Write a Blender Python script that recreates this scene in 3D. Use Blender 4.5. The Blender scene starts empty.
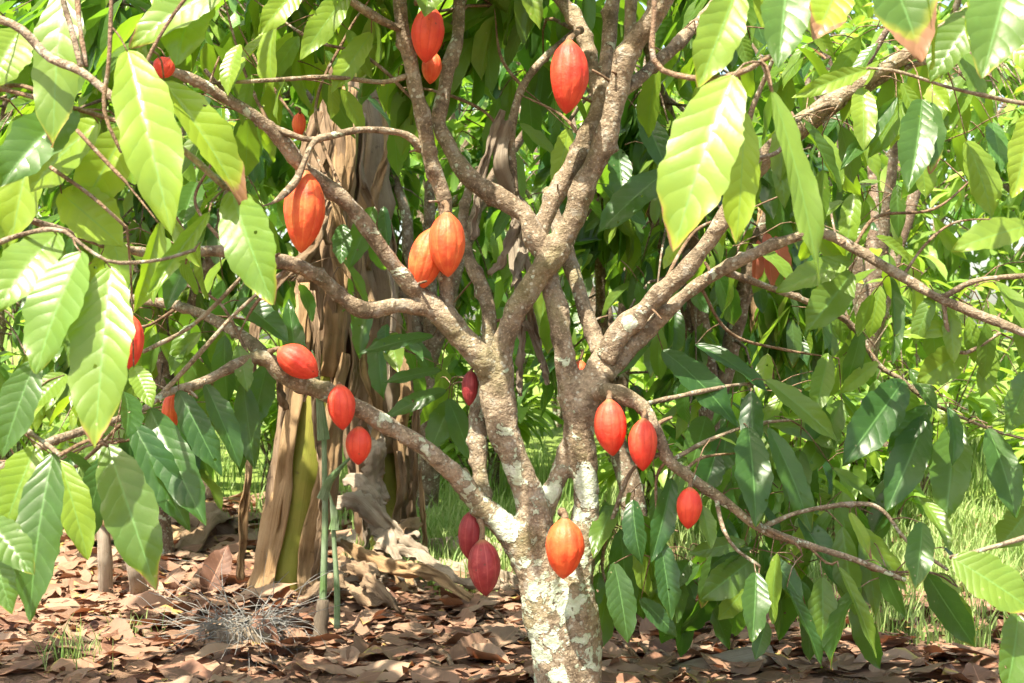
import bpy, math, random
import numpy as np
from mathutils import Vector, noise

rng = np.random.default_rng(7)
random.seed(7)
S = bpy.context.scene
COL = S.collection
F = 1024 * 50 / 36
CAM = np.array([0.0, -4.2, 1.1])


def P(px, py, y=0.0):
    """Point of the place seen at a pixel of the survey photograph, at depth y."""
    d = y - CAM[1]
    return np.array([(px - 512) / F * d, y, CAM[2] - (py - 341.5) / F * d])


def proj(p):
    p = np.asarray(p)
    d = np.maximum(p[..., 1] - CAM[1], 1e-3)
    return 512 + p[..., 0] / d * F, 341.5 - (p[..., 2] - CAM[2]) / d * F, p[..., 1] - CAM[1]


def unit(a):
    a = np.asarray(a, float)
    return a / np.maximum(np.linalg.norm(a, axis=-1, keepdims=True), 1e-9)


# ------------------------------------------------------------------ node helpers
class NT:
    def __init__(s, name):
        s.mat = bpy.data.materials.new(name)
        s.mat.use_nodes = True
        s.t = s.mat.node_tree
        s.t.nodes.clear()
        s.out = s.n('ShaderNodeOutputMaterial')

    def n(s, typ, **kw):
        nd = s.t.nodes.new(typ)
        for k, v in kw.items():
            setattr(nd, k, v)
        return nd

    def put(s, sock, v):
        if isinstance(v, bpy.types.NodeSocket):
            s.t.links.new(v, sock)
        elif isinstance(v, (tuple, list)) and len(v) == 3 and sock.type == 'RGBA':
            sock.default_value = (*v, 1)
        else:
            sock.default_value = v

    def m(s, op, a, b=0.0, c=0.0, clamp=False):
        nd = s.n('ShaderNodeMath', operation=op, use_clamp=clamp)
        s.put(nd.inputs[0], a)
        s.put(nd.inputs[1], b)
        s.put(nd.inputs[2], c)
        return nd.outputs[0]

    def mix(s, f, a, b, blend='MIX'):
        nd = s.n('ShaderNodeMix', data_type='RGBA', blend_type=blend)
        s.put(nd.inputs[0], f)
        s.put(nd.inputs[6], a)
        s.put(nd.inputs[7], b)
        return nd.outputs[2]

    def ramp(s, f, a, b):
        nd = s.n('ShaderNodeMapRange', interpolation_type='SMOOTHSTEP')
        s.put(nd.inputs[0], f)
        s.put(nd.inputs[1], a)
        s.put(nd.inputs[2], b)
        return nd.outputs[0]

    def noise(s, scale, detail=4, vec=None, rough=0.55, dist=0.0):
        nd = s.n('ShaderNodeTexNoise')
        nd.inputs['Scale'].default_value = scale
        nd.inputs['Detail'].default_value = detail
        nd.inputs['Roughness'].default_value = rough
        nd.inputs['Distortion'].default_value = dist
        if vec is not None:
            s.t.links.new(vec, nd.inputs['Vector'])
        return nd.outputs['Fac']

    def pos(s, scale=(1, 1, 1), which='Object'):
        tc = s.n('ShaderNodeTexCoord')
        mp = s.n('ShaderNodeMapping')
        s.t.links.new(tc.outputs[which], mp.inputs[0])
        mp.inputs['Scale'].default_value = scale
        return mp.outputs[0]

    def bump(s, h, strength=0.3, dist=0.01):
        nd = s.n('ShaderNodeBump')
        nd.inputs['Strength'].default_value = strength
        nd.inputs['Distance'].default_value = dist
        s.t.links.new(h, nd.inputs['Height'])
        return nd.outputs[0]

    def bsdf(s, color, rough=0.6, normal=None, spec=0.5, **kw):
        nd = s.n('ShaderNodeBsdfPrincipled')
        s.put(nd.inputs['Base Color'], color)
        s.put(nd.inputs['Roughness'], rough)
        nd.inputs['Specular IOR Level'].default_value = spec
        if normal is not None:
            s.t.links.new(normal, nd.inputs['Normal'])
        for k, v in kw.items():
            s.put(nd.inputs[k], v)
        return nd.outputs[0]

    def surf(s, sh):
        s.t.links.new(sh, s.out.inputs['Surface'])
        return s.mat


def leaf_material(name, dark, light, yellow, trans, trans_amt=0.42, rough=0.33, veins=9.0, holes=False, brown=(0.36, 0.19, 0.10)):
    t = NT(name)
    uv = t.n('ShaderNodeUVMap', uv_map='UVMap').outputs[0]
    sep = t.n('ShaderNodeSeparateXYZ')
    t.t.links.new(uv, sep.inputs[0])
    u, v = sep.outputs[0], sep.outputs[1]           # u -1..1 stored as 0..1
    au = t.m('ABSOLUTE', t.m('MULTIPLY_ADD', u, 2.0, -1.0))
    at = t.n('ShaderNodeAttribute', attribute_name='tint')
    sc = t.n('ShaderNodeSeparateColor')
    t.t.links.new(at.outputs['Color'], sc.inputs[0])
    yel, bri, brn = sc.outputs[0], sc.outputs[1], sc.outputs[2]
    ob = t.pos()
    n1 = t.noise(14, 3, ob)
    n2 = t.noise(60, 3, ob)
    ph = t.m('MULTIPLY', t.m('SUBTRACT', v, t.m('MULTIPLY', t.m('POWER', au, 1.25), 0.15)), t.m('MULTIPLY', t.m('MULTIPLY_ADD', t.m('FRACT', t.m('MULTIPLY', bri, 37.7)), 0.35, 0.82), veins))
    ph = t.m('ADD', ph, t.m('ADD', t.m('MULTIPLY', n1, 0.7), t.m('MULTIPLY', t.m('FRACT', t.m('MULTIPLY', yel, 23.1)), 1.0)))
    ph = t.m('ADD', ph, t.m('MULTIPLY', t.m('GREATER_THAN', u, 0.5), 0.37))
    tri = t.m('ABSOLUTE', t.m('SUBTRACT', t.m('FRACT', ph), 0.5))        # 0.5 at a vein
    vein = t.m('MULTIPLY', t.ramp(tri, 0.465, 0.5), t.ramp(n2, 0.2, 0.65))
    mid = t.m('SUBTRACT', 1.0, t.ramp(au, 0.015, 0.06))
    vm = t.m('MAXIMUM', t.m('MULTIPLY', vein, 0.55), mid)
    # leaf age plus sunlit and shaded tones put into the tint, mottled
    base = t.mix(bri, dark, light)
    base = t.mix(t.m('MULTIPLY', yel, t.m('ADD', 0.55, t.m('MULTIPLY', n1, 0.9)), clamp=True), base, yellow)
    base = t.mix(t.m('MULTIPLY', t.ramp(n2, 0.5, 0.8), 0.25), base, tuple(c * 1.6 for c in light))
    base = t.mix(t.m('MULTIPLY', vm, 0.42), base, tuple(min(1, c * 2.4 + 0.05) for c in light))
    # dry tip and margin
    edge = t.m('ADD', t.m('MULTIPLY', v, 0.85), t.m('MULTIPLY', t.m('POWER', au, 3.0), 0.16))
    edge = t.m('ADD', edge, t.m('MULTIPLY', t.m('SUBTRACT', n1, 0.5), 0.35))
    lim = t.m('SUBTRACT', 1.12, t.m('MULTIPLY', brn, 0.55))
    bm = t.ramp(t.m('SUBTRACT', edge, lim), 0.0, 0.05)
    halo = t.ramp(t.m('SUBTRACT', edge, lim), -0.09, 0.02)
    base = t.mix(t.m('MULTIPLY', halo, 0.6), base, (0.45, 0.42, 0.06))
    base = t.mix(bm, base, brown)
    # pale specks
    sp = t.n('ShaderNodeTexVoronoi')
    sp.inputs['Scale'].default_value = 38
    t.t.links.new(ob, sp.inputs['Vector'])
    spot = t.m('MULTIPLY', t.m('SUBTRACT', 1.0, t.ramp(sp.outputs['Distance'], 0.08, 0.13)), t.ramp(n1, 0.56, 0.62))
    base = t.mix(t.m('MULTIPLY', spot, 0.7), base, (0.42, 0.36, 0.20))
    h = t.m('ADD', t.m('MULTIPLY', t.m('POWER', t.m('MULTIPLY', tri, 2.0), 2.0), -0.5), t.m('MULTIPLY', n2, 0.3))
    nb = t.bump(h, 0.28, 0.005)
    front = t.bsdf(base, t.m('ADD', rough, t.m('MULTIPLY', n2, 0.14)), nb, 0.5)
    tr = t.n('ShaderNodeBsdfTranslucent')
    tc = t.mix(yel, trans, tuple(min(1, a * b) for a, b in zip(trans, (1.9, 1.35, 1.0))))
    tc = t.mix(t.m('MULTIPLY', vm, 0.35), tc, tuple(c * 0.6 for c in trans))
    tc = t.mix(bm, tc, tuple(c * 0.9 for c in brown))
    t.t.links.new(tc, tr.inputs['Color'])
    ms = t.n('ShaderNodeMixShader')
    ms.inputs[0].default_value = trans_amt
    t.t.links.new(front, ms.inputs[1])
    t.t.links.new(tr.outputs[0], ms.inputs[2])
    if holes:                       # insect bites and torn margin
        hv = t.n('ShaderNodeTexVoronoi')
        hv.inputs['Scale'].default_value = 24
        t.t.links.new(ob, hv.inputs['Vector'])
        n3 = t.noise(8, 2, ob)
        hm = t.m('MULTIPLY', t.m('LESS_THAN', t.m('ADD', hv.outputs['Distance'], t.m('MULTIPLY', n2, 0.12)), 0.17), t.m('GREATER_THAN', n3, 0.575))
        em = t.m('GREATER_THAN', t.m('ADD', au, t.m('MULTIPLY', t.m('SUBTRACT', n1, 0.6), 1.5)), 1.03)
        tp = t.n('ShaderNodeBsdfTransparent')
        m2 = t.n('ShaderNodeMixShader')
        t.t.links.new(t.m('MAXIMUM', hm, em), m2.inputs[0])
        t.t.links.new(ms.outputs[0], m2.inputs[1])
        t.t.links.new(tp.outputs[0], m2.inputs[2])
        return t.surf(m2.outputs[0])
    return t.surf(ms.outputs[0])


def bark_material(name, c1, c2, lichen_amt=0.0, moss=0.0, lich=(0.60, 0.64, 0.54), patches=()):
    t = NT(name)
    ob = t.pos()
    st = t.pos((1, 1, 1.15))
    n1 = t.noise(9, 5, ob)
    n2 = t.noise(55, 5, st, 0.65)
    n3 = t.noise(150, 3, ob)
    col = t.mix(t.ramp(n1, 0.3, 0.7), c1, c2)
    col = t.mix(t.m('MULTIPLY', t.ramp(n2, 0.45, 0.75), 0.6), col, tuple(c * 0.42 for c in c1))
    col = t.mix(t.m('MULTIPLY', t.ramp(n3, 0.52, 0.72), 0.55), col, tuple(min(1, c * 1.75) for c in c2))
    n5 = t.noise(26, 4, ob, 0.6)
    col = t.mix(t.m('MULTIPLY', t.ramp(n5, 0.52, 0.64), 0.6), col, tuple(c * 0.5 for c in c1))
    col = t.mix(t.m('MULTIPLY', t.ramp(n5, 0.44, 0.36), 0.5), col, (0.36, 0.33, 0.28))
    h = t.m('ADD', t.m('MULTIPLY', n2, 0.8), t.m('ADD', t.m('MULTIPLY', n3, 0.4), t.m('MULTIPLY', n5, 0.8)))
    if moss:
        nm = t.noise(6, 4, ob)
        col = t.mix(t.m('MULTIPLY', t.ramp(nm, 0.5, 0.65), moss), col, (0.17, 0.17, 0.06))
    if lichen_amt:
        sx = t.n('ShaderNodeSeparateXYZ')
        tc = t.n('ShaderNodeTexCoord')
        t.t.links.new(tc.outputs['Object'], sx.inputs[0])
        low = t.ramp(sx.outputs[2], 1.35, 0.2)          # lichen grows thicker low on the stem
        nl = t.noise(15, 5, ob, 0.6, 0.5)
        nl2 = t.noise(42, 4, ob, 0.6, 0.3)
        th = t.m('SUBTRACT', 0.605, t.m('MULTIPLY', low, lichen_amt))
        pm = t.ramp(t.m('SUBTRACT', t.m('ADD', t.m('MULTIPLY', nl, 0.72), t.m('MULTIPLY', nl2, 0.28)), th), 0.0, 0.025)
        for (pt, rad) in patches:                          # the large old patches of lichen, each where it grows
            vd = t.n('ShaderNodeVectorMath', operation='DISTANCE')
            t.t.links.new(ob, vd.inputs[0])
            vd.inputs[1].default_value = tuple(float(c) for c in pt)
            dd = t.m('ADD', vd.outputs['Value'], t.m('MULTIPLY', t.m('SUBTRACT', nl, 0.5), 0.16))
            pm = t.m('MAXIMUM', pm, t.ramp(dd, rad, rad - 0.006))
        lc = t.mix(t.ramp(nl2, 0.35, 0.6), lich, (0.46, 0.52, 0.38))
        col = t.mix(t.m('MULTIPLY', pm, 0.92), col, lc)
        nv = t.n('ShaderNodeTexVoronoi')
        nv.inputs['Scale'].default_value = 48
        nv.inputs['Randomness'].default_value = 1.0
        t.t.links.new(ob, nv.inputs['Vector'])
        spk = t.m('MULTIPLY', t.m('SUBTRACT', 1.0, t.ramp(t.m('ADD', nv.outputs['Distance'], t.m('MULTIPLY', n3, 0.25)), 0.30, 0.42)), t.ramp(n1, 0.42, 0.52))
        col = t.mix(t.m('MULTIPLY', spk, 0.55), col, (0.55, 0.55, 0.46))
        h = t.m('ADD', h, t.m('MULTIPLY', pm, 0.35))
    return t.surf(t.bsdf(col, 0.85, t.bump(h, 1.0, 0.012), 0.2))


def pod_material(name, c1, c2, furrow, gloss=0.36):
    t = NT(name)
    uv = t.n('ShaderNodeUVMap', uv_map='UVMap').outputs[0]
    sep = t.n('ShaderNodeSeparateXYZ')
    t.t.links.new(uv, sep.inputs[0])
    a, v = sep.outputs[0], sep.outputs[1]
    oi = t.n('ShaderNodeObjectInfo')
    ob = t.pos()
    vec = t.n('ShaderNodeVectorMath', operation='ADD')
    t.t.links.new(ob, vec.inputs[0])
    cmb = t.n('ShaderNodeCombineXYZ')
    rr = t.m('MULTIPLY', oi.outputs['Random'], 17.0)
    for i in range(3):
        t.t.links.new(rr, cmb.inputs[i])
    t.t.links.new(cmb.outputs[0], vec.inputs[1])
    n1 = t.noise(22, 4, vec.outputs[0])
    n2 = t.noise(160, 4, vec.outputs[0], 0.7)
    w = t.m('ABSOLUTE', t.m('SINE', t.m('MULTIPLY', a, math.pi * 10)))    # 0 in a furrow
    fur = t.m('SUBTRACT', 1.0, t.ramp(w, 0.0, 0.38))
    col = t.mix(t.ramp(n1, 0.3, 0.72), c1, c2)
    col = t.mix(t.m('MULTIPLY', t.m('MULTIPLY', fur, 0.45), t.ramp(n1, 0.25, 0.6)), col, furrow)
    col = t.mix(t.m('MULTIPLY', t.ramp(v, 0.86, 1.0), 0.5), col, tuple(c * 0.6 for c in c1))
    n4 = t.noise(11, 5, vec.outputs[0], 0.65)
    col = t.mix(t.m('MULTIPLY', t.ramp(n4, 0.58, 0.72), 0.55), col, furrow)
    col = t.mix(t.m('MULTIPLY', t.ramp(v, 0.10, 0.0), 0.6), col, (0.20, 0.16, 0.06))
    scar = t.n('ShaderNodeTexVoronoi')
    scar.inputs['Scale'].default_value = 30
    t.t.links.new(vec.outputs[0], scar.inputs['Vector'])
    sm_ = t.m('MULTIPLY', t.ramp(t.m('ADD', scar.outputs['Distance'], t.m('MULTIPLY', n2, 0.2)), 0.22, 0.15), t.ramp(n4, 0.48, 0.52))
    col = t.mix(t.m('MULTIPLY', sm_, 0.7), col, (0.09, 0.04, 0.025))
    col = t.mix(t.m('MULTIPLY', t.ramp(n2, 0.64, 0.75), 0.3), col, tuple(c * 0.35 for c in c1))
    return t.surf(t.bsdf(col, t.m('ADD', gloss + .06, t.m('MULTIPLY', n2, 0.2)), t.bump(t.m('ADD', n2, t.m('MULTIPLY', t.noise(70, 3, vec.outputs[0]), 1.2)), 0.35, 0.004), 0.45))


def fibre_material(name, c1, c2, dark, rough=0.8, trans=0.0, sx=70.0, sy=1.6):
    """Dry fibrous plant matter, streaked along its length (uv v)."""
    t = NT(name)
    uv = t.n('ShaderNodeUVMap', uv_map='UVMap').outputs[0]
    mp = t.n('ShaderNodeMapping')
    mp.inputs['Scale'].default_value = (sx, sy, 1)
    t.t.links.new(uv, mp.inputs[0])
    ob = t.pos()
    n1 = t.noise(1.0, 5, mp.outputs[0], 0.6)
    n2 = t.noise(7, 4, ob)
    n3 = t.noise(26, 4, ob, 0.6)
    col = t.mix(t.ramp(n2, 0.32, 0.68), c1, c2)
    col = t.mix(t.m('MULTIPLY', t.ramp(n1, 0.5, 0.72), 0.7), col, dark)
    col = t.mix(t.m('MULTIPLY', t.ramp(n3, 0.62, 0.7), 0.6), col, dark)
    b = t.bsdf(col, rough, t.bump(n1, 0.8, 0.01), 0.25)
    if trans:
        tr = t.n('ShaderNodeBsdfTranslucent')
        t.t.links.new(col, tr.inputs['Color'])
        ms = t.n('ShaderNodeMixShader')
        ms.inputs[0].default_value = trans
        t.t.links.new(b, ms.inputs[1])
        t.t.links.new(tr.outputs[0], ms.inputs[2])
        b = ms.outputs[0]
    return t.surf(b)


M = {}
M['leaf'] = leaf_material('cacao_leaf', (0.016, 0.055, 0.018), (0.060, 0.15, 0.030), (0.26, 0.37, 0.04), (0.19, 0.42, 0.03), rough=0.27, holes=True)
M['leaf_far'] = leaf_material('distant_leaf', (0.03, 0.095, 0.025), (0.13, 0.27, 0.06), (0.32, 0.45, 0.10), (0.28, 0.54, 0.07), 0.40, 0.26)  # same leaf in raised greens; sunlight on the far crowns put into the colour
M['flush'] = leaf_material('young_flush_leaf', (0.35, 0.09, 0.06), (0.5, 0.16, 0.11), (0.5, 0.2, 0.1), (0.5, 0.12, 0.06), 0.4, 0.4)
M['dead'] = leaf_material('fallen_cacao_leaf', (0.07, 0.030, 0.019), (0.255, 0.125, 0.075), (0.32, 0.22, 0.15), (0.25, 0.10, 0.05), 0.15, 0.6, 9.0, (0.10, 0.05, 0.03))
M['bark'] = bark_material('cacao_bark', (0.165, 0.12, 0.08), (0.34, 0.268, 0.19), 0.09, 0.35, patches=[(P(a, b, c) - np.array([P(570, 714)[0], 0, 0]), r_) for a, b, c, r_ in ((505, 524, -.05, .05), (586, 485, -.03, .055), (590, 500, -.03, .04), (552, 490, -.0, .035), (515, 468, -.05, .03), (640, 302, -.08, .032), (630, 325, -.06, .02), (552, 640, -.07, .03), (545, 590, -.07, .022), (590, 560, -.05, .028), (598, 600, -.05, .025), (470, 480, -.08, .014), (480, 400, .08, .03), (465, 470, -.08, .012), (425, 448, -.12, .016), (385, 418, -.16, .016))])
M['limb'] = bark_material('limb_bark', (0.15, 0.108, 0.072), (0.335, 0.258, 0.182), 0.05, 0.15)
M['twig'] = bark_material('twig_bark', (0.16, 0.10, 0.06), (0.26, 0.17, 0.11))
M['bark_far'] = bark_material('distant_bark', (0.14, 0.095, 0.065), (0.24, 0.18, 0.13), 0.05)
M['pod_red'] = pod_material('red_pod', (0.62, 0.035, 0.022), (0.74, 0.085, 0.040), (0.50, 0.028, 0.018))
M['pod_orange'] = pod_material('orange_pod', (0.64, 0.065, 0.025), (0.76, 0.14, 0.040), (0.80, 0.24, 0.08))
M['pod_bright'] = pod_material('ripe_orange_pod', (0.70, 0.065, 0.02), (0.80, 0.13, 0.035), (0.78, 0.14, 0.05))
M['pod_dark'] = pod_material('maroon_pod', (0.20, 0.014, 0.020), (0.30, 0.035, 0.038), (0.48, 0.11, 0.10), 0.42)
M['sheath'] = fibre_material('dry_sheath', (0.31, 0.19, 0.095), (0.42, 0.285, 0.16), (0.15, 0.085, 0.045))
M['sheath_pale'] = fibre_material('pale_dry_leaf', (0.34, 0.26, 0.19), (0.50, 0.42, 0.33), (0.16, 0.11, 0.075), 0.75, 0.2)
M['sheath_brown'] = fibre_material('brown_dry_leaf', (0.26, 0.17, 0.10), (0.38, 0.27, 0.18), (0.10, 0.06, 0.04), 0.8, 0.15)
M['pseudo'] = fibre_material('pseudostem_green', (0.20, 0.22, 0.035), (0.27, 0.25, 0.055), (0.13, 0.08, 0.03), 0.5, 0, 12, 1.2)
M['shoot'] = fibre_material('shoot_green', (0.11, 0.20, 0.06), (0.27, 0.34, 0.23), (0.07, 0.10, 0.03), 0.45, 0, 10, 1.0)
M['banana'] = leaf_material('banana_blade', (0.035, 0.11, 0.025), (0.07, 0.19, 0.03), (0.25, 0.34, 0.05), (0.22, 0.45, 0.04), 0.4, 0.4, 42.0)
M['rootmat'] = fibre_material('rotted_stump', (0.13, 0.10, 0.075), (0.24, 0.19, 0.14), (0.05, 0.04, 0.03), 0.95)
M['rootfibre'] = fibre_material('grey_fibre', (0.30, 0.29, 0.27), (0.42, 0.41, 0.39), (0.15, 0.14, 0.13), 0.9)


def ground_material():
    t = NT('ground_soil')
    ob = t.pos()
    n1 = t.noise(0.55, 4, ob)
    n2 = t.noise(9, 6, ob, 0.7)
    n3 = t.noise(45, 4, ob)
    soil = t.mix(n2, (0.085, 0.05, 0.032), (0.22, 0.14, 0.095))
    soil = t.mix(t.m('MULTIPLY', t.ramp(n3, 0.5, 0.75), 0.5), soil, (0.28, 0.19, 0.13))
    sx = t.n('ShaderNodeSeparateXYZ')
    t.t.links.new(ob, sx.inputs[0])
    far = t.ramp(t.m('ADD', sx.outputs[1], t.m('MULTIPLY', n1, 3.0)), 4.6, 6.5)
    grs = t.mix(n2, (0.10, 0.17, 0.035), (0.24, 0.30, 0.08))
    col = t.mix(far, soil, grs)
    return t.surf(t.bsdf(col, 0.95, t.bump(t.m('ADD', n2, t.m('MULTIPLY', n3, 0.5)), 1.0, 0.03), 0.1))


M['ground'] = ground_material()


def grass_material():
    t = NT('grass_blade')
    at = t.n('ShaderNodeAttribute', attribute_name='tint')
    sc = t.n('ShaderNodeSeparateColor')
    t.t.links.new(at.outputs['Color'], sc.inputs[0])
    col = t.mix(sc.outputs[0], (0.16, 0.29, 0.07), (0.40, 0.48, 0.20))
    b = t.bsdf(col, 0.5, None, 0.3)
    tr = t.n('ShaderNodeBsdfTranslucent')
    t.t.links.new(t.mix(0.5, col, (0.3, 0.5, 0.05)), tr.inputs['Color'])
    ms = t.n('ShaderNodeMixShader')
    ms.inputs[0].default_value = 0.4
    t.t.links.new(b, ms.inputs[1])
    t.t.links.new(tr.outputs[0], ms.inputs[2])
    return t.surf(ms.outputs[0])


M['grass'] = grass_material()

# ------------------------------------------------------------------ object helpers


def tag(o, label=None, cat=None, group=None, kind=None):
    for k, v in (('label', label), ('category', cat), ('group', group), ('kind', kind)):
        if v:
            o[k] = v
    return o


def empty(name, loc, label=None, cat=None, group=None):
    o = bpy.data.objects.new(name, None)
    COL.objects.link(o)
    o.location = Vector([float(c) for c in loc])
    o.empty_display_size = 0.1
    return tag(o, label, cat, group)


def build(name, V, Q, mat, parent=None, UV=None, tint=None, smooth=True, origin=None):
    """One mesh object. V n x 3 in world space, Q quads (m x 4), UV per vertex, tint rgb per vertex."""
    V = np.asarray(V, np.float32)
    if parent is not None:
        V = V - np.array(parent['_loc'] if '_loc' in parent else world_loc(parent), np.float32)
        org = None
    elif origin is not None:
        org = np.asarray(origin, np.float32)
        V = V - org
    else:
        org = None
    Q = np.asarray(Q, np.int32)
    me = bpy.data.meshes.new(name)
    me.vertices.add(len(V))
    me.vertices.foreach_set('co', V.ravel())
    nf, k = Q.shape
    me.loops.add(nf * k)
    me.loops.foreach_set('vertex_index', Q.ravel())
    me.polygons.add(nf)
    me.polygons.foreach_set('loop_start', np.arange(0, nf * k, k, dtype=np.int32))
    if smooth:
        me.polygons.foreach_set('use_smooth', np.ones(nf, bool))
    if UV is not None:
        l = me.uv_layers.new(name='UVMap')
        l.data.foreach_set('uv', np.asarray(UV, np.float32)[Q.ravel()].ravel())
    if tint is not None:
        a = me.color_attributes.new('tint', 'FLOAT_COLOR', 'POINT')
        c = np.ones((len(V), 4), np.float32)
        c[:, :3] = tint
        a.data.foreach_set('color', c.ravel())
    me.materials.append(mat)
    me.update(calc_edges=True)
    me.validate()
    o = bpy.data.objects.new(name, me)
    COL.objects.link(o)
    if org is not None:
        o.location = Vector([float(c) for c in org])
    if parent is not None:
        o.parent = parent
    return o


def world_loc(o):
    p = np.zeros(3)
    while o is not None:
        p = p + np.array(o.location)
        o = o.parent
    return p


def spline(pts, n):
    """Catmull-Rom through pts (k x c) sampled n times."""
    pts = np.asarray(pts, float)
    k = len(pts)
    if k == 2:
        t = np.linspace(0, 1, n)[:, None]
        return pts[0] * (1 - t) + pts[1] * t
    ext = np.vstack([2 * pts[0] - pts[1], pts, 2 * pts[-1] - pts[-2]])
    seg = np.linalg.norm(np.diff(pts[:, :3], axis=0), axis=1)
    cum = np.concatenate([[0], np.cumsum(seg)])
    s = np.linspace(0, cum[-1], n)
    i = np.clip(np.searchsorted(cum, s, 'right') - 1, 0, k - 2)
    t = ((s - cum[i]) / np.maximum(seg[i], 1e-9))[:, None]
    p0, p1, p2, p3 = ext[i], ext[i + 1], ext[i + 2], ext[i + 3]
    return 0.5 * (2 * p1 + (p2 - p0) * t + (2 * p0 - 5 * p1 + 4 * p2 - p3) * t * t + (3 * p1 - p0 - 3 * p2 + p3) * t ** 3)


def tube(path, rad, seg=12, lump=0.0, lump_scale=9.0, flare=0.0):
    """Quads of a tapered tube with capped ends: returns V, Q, UV."""
    path = np.asarray(path, float)
    n = len(path)
    rad = np.asarray(rad, float) * np.ones(n)
    T = unit(np.gradient(path, axis=0))
    ref = np.array([0, 1.0, 0]) if abs(T[0][1]) < 0.9 else np.array([1.0, 0, 0])
    A = np.zeros_like(path)
    a = unit(np.cross(T[0], ref))
    for i in range(n):
        a = unit(a - T[i] * a.dot(T[i]))
        A[i] = a
    Bn = np.cross(T, A)
    ph = np.linspace(0, 2 * np.pi, seg, endpoint=False)
    dirs = A[:, None, :] * np.cos(ph)[None, :, None] + Bn[:, None, :] * np.sin(ph)[None, :, None]
    R = rad[:, None] * np.ones((1, seg))
    if lump:
        for i in range(n):
            for j in range(seg):
                p = path[i] + dirs[i, j] * rad[i]
                R[i, j] *= 1 + lump * noise.noise(Vector(p * lump_scale)) + 0.5 * lump * noise.noise(Vector(p * lump_scale * 3.1))
    V = (path[:, None, :] + dirs * R[..., None]).reshape(-1, 3)
    UV = np.stack(np.meshgrid(np.arange(seg) / seg, np.linspace(0, 1, n)), -1).reshape(-1, 2)
    i, j = np.meshgrid(np.arange(n - 1), np.arange(seg), indexing='ij')
    j2 = (j + 1) % seg
    Q = np.stack([i * seg + j, i * seg + j2, (i + 1) * seg + j2, (i + 1) * seg + j], -1).reshape(-1, 4)
    c0, c1 = len(V), len(V) + 1
    V = np.vstack([V, path[0] - T[0] * rad[0] * 0.4, path[-1] + T[-1] * rad[-1] * 0.6])
    UV = np.vstack([UV, [0.5, 0], [0.5, 1]])
    caps = []
    for q in range(0, seg, 2):
        caps.append([c0, (q + 2) % seg, (q + 1) % seg, q])
        b = (n - 1) * seg
        caps.append([c1, b + q, b + (q + 1) % seg, b + (q + 2) % seg])
    return V, np.vstack([Q, np.array(caps)]), UV


class MB:
    def __init__(s):
        s.V, s.Q, s.U, s.C, s.n = [], [], [], [], 0

    def add(s, V, Q, UV=None, tint=None):
        s.V.append(np.asarray(V))
        s.Q.append(np.asarray(Q) + s.n)
        s.U.append(np.zeros((len(V), 2)) if UV is None else np.asarray(UV))
        s.C.append(np.ones((len(V), 3)) * (0.5 if tint is None else np.asarray(tint)))
        s.n += len(V)
        return s

    def build(s, name, mat, parent=None, origin=None, smooth=True):
        return build(name, np.vstack(s.V), np.vstack(s.Q), mat, parent, np.vstack(s.U), np.vstack(s.C), smooth, origin)


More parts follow.
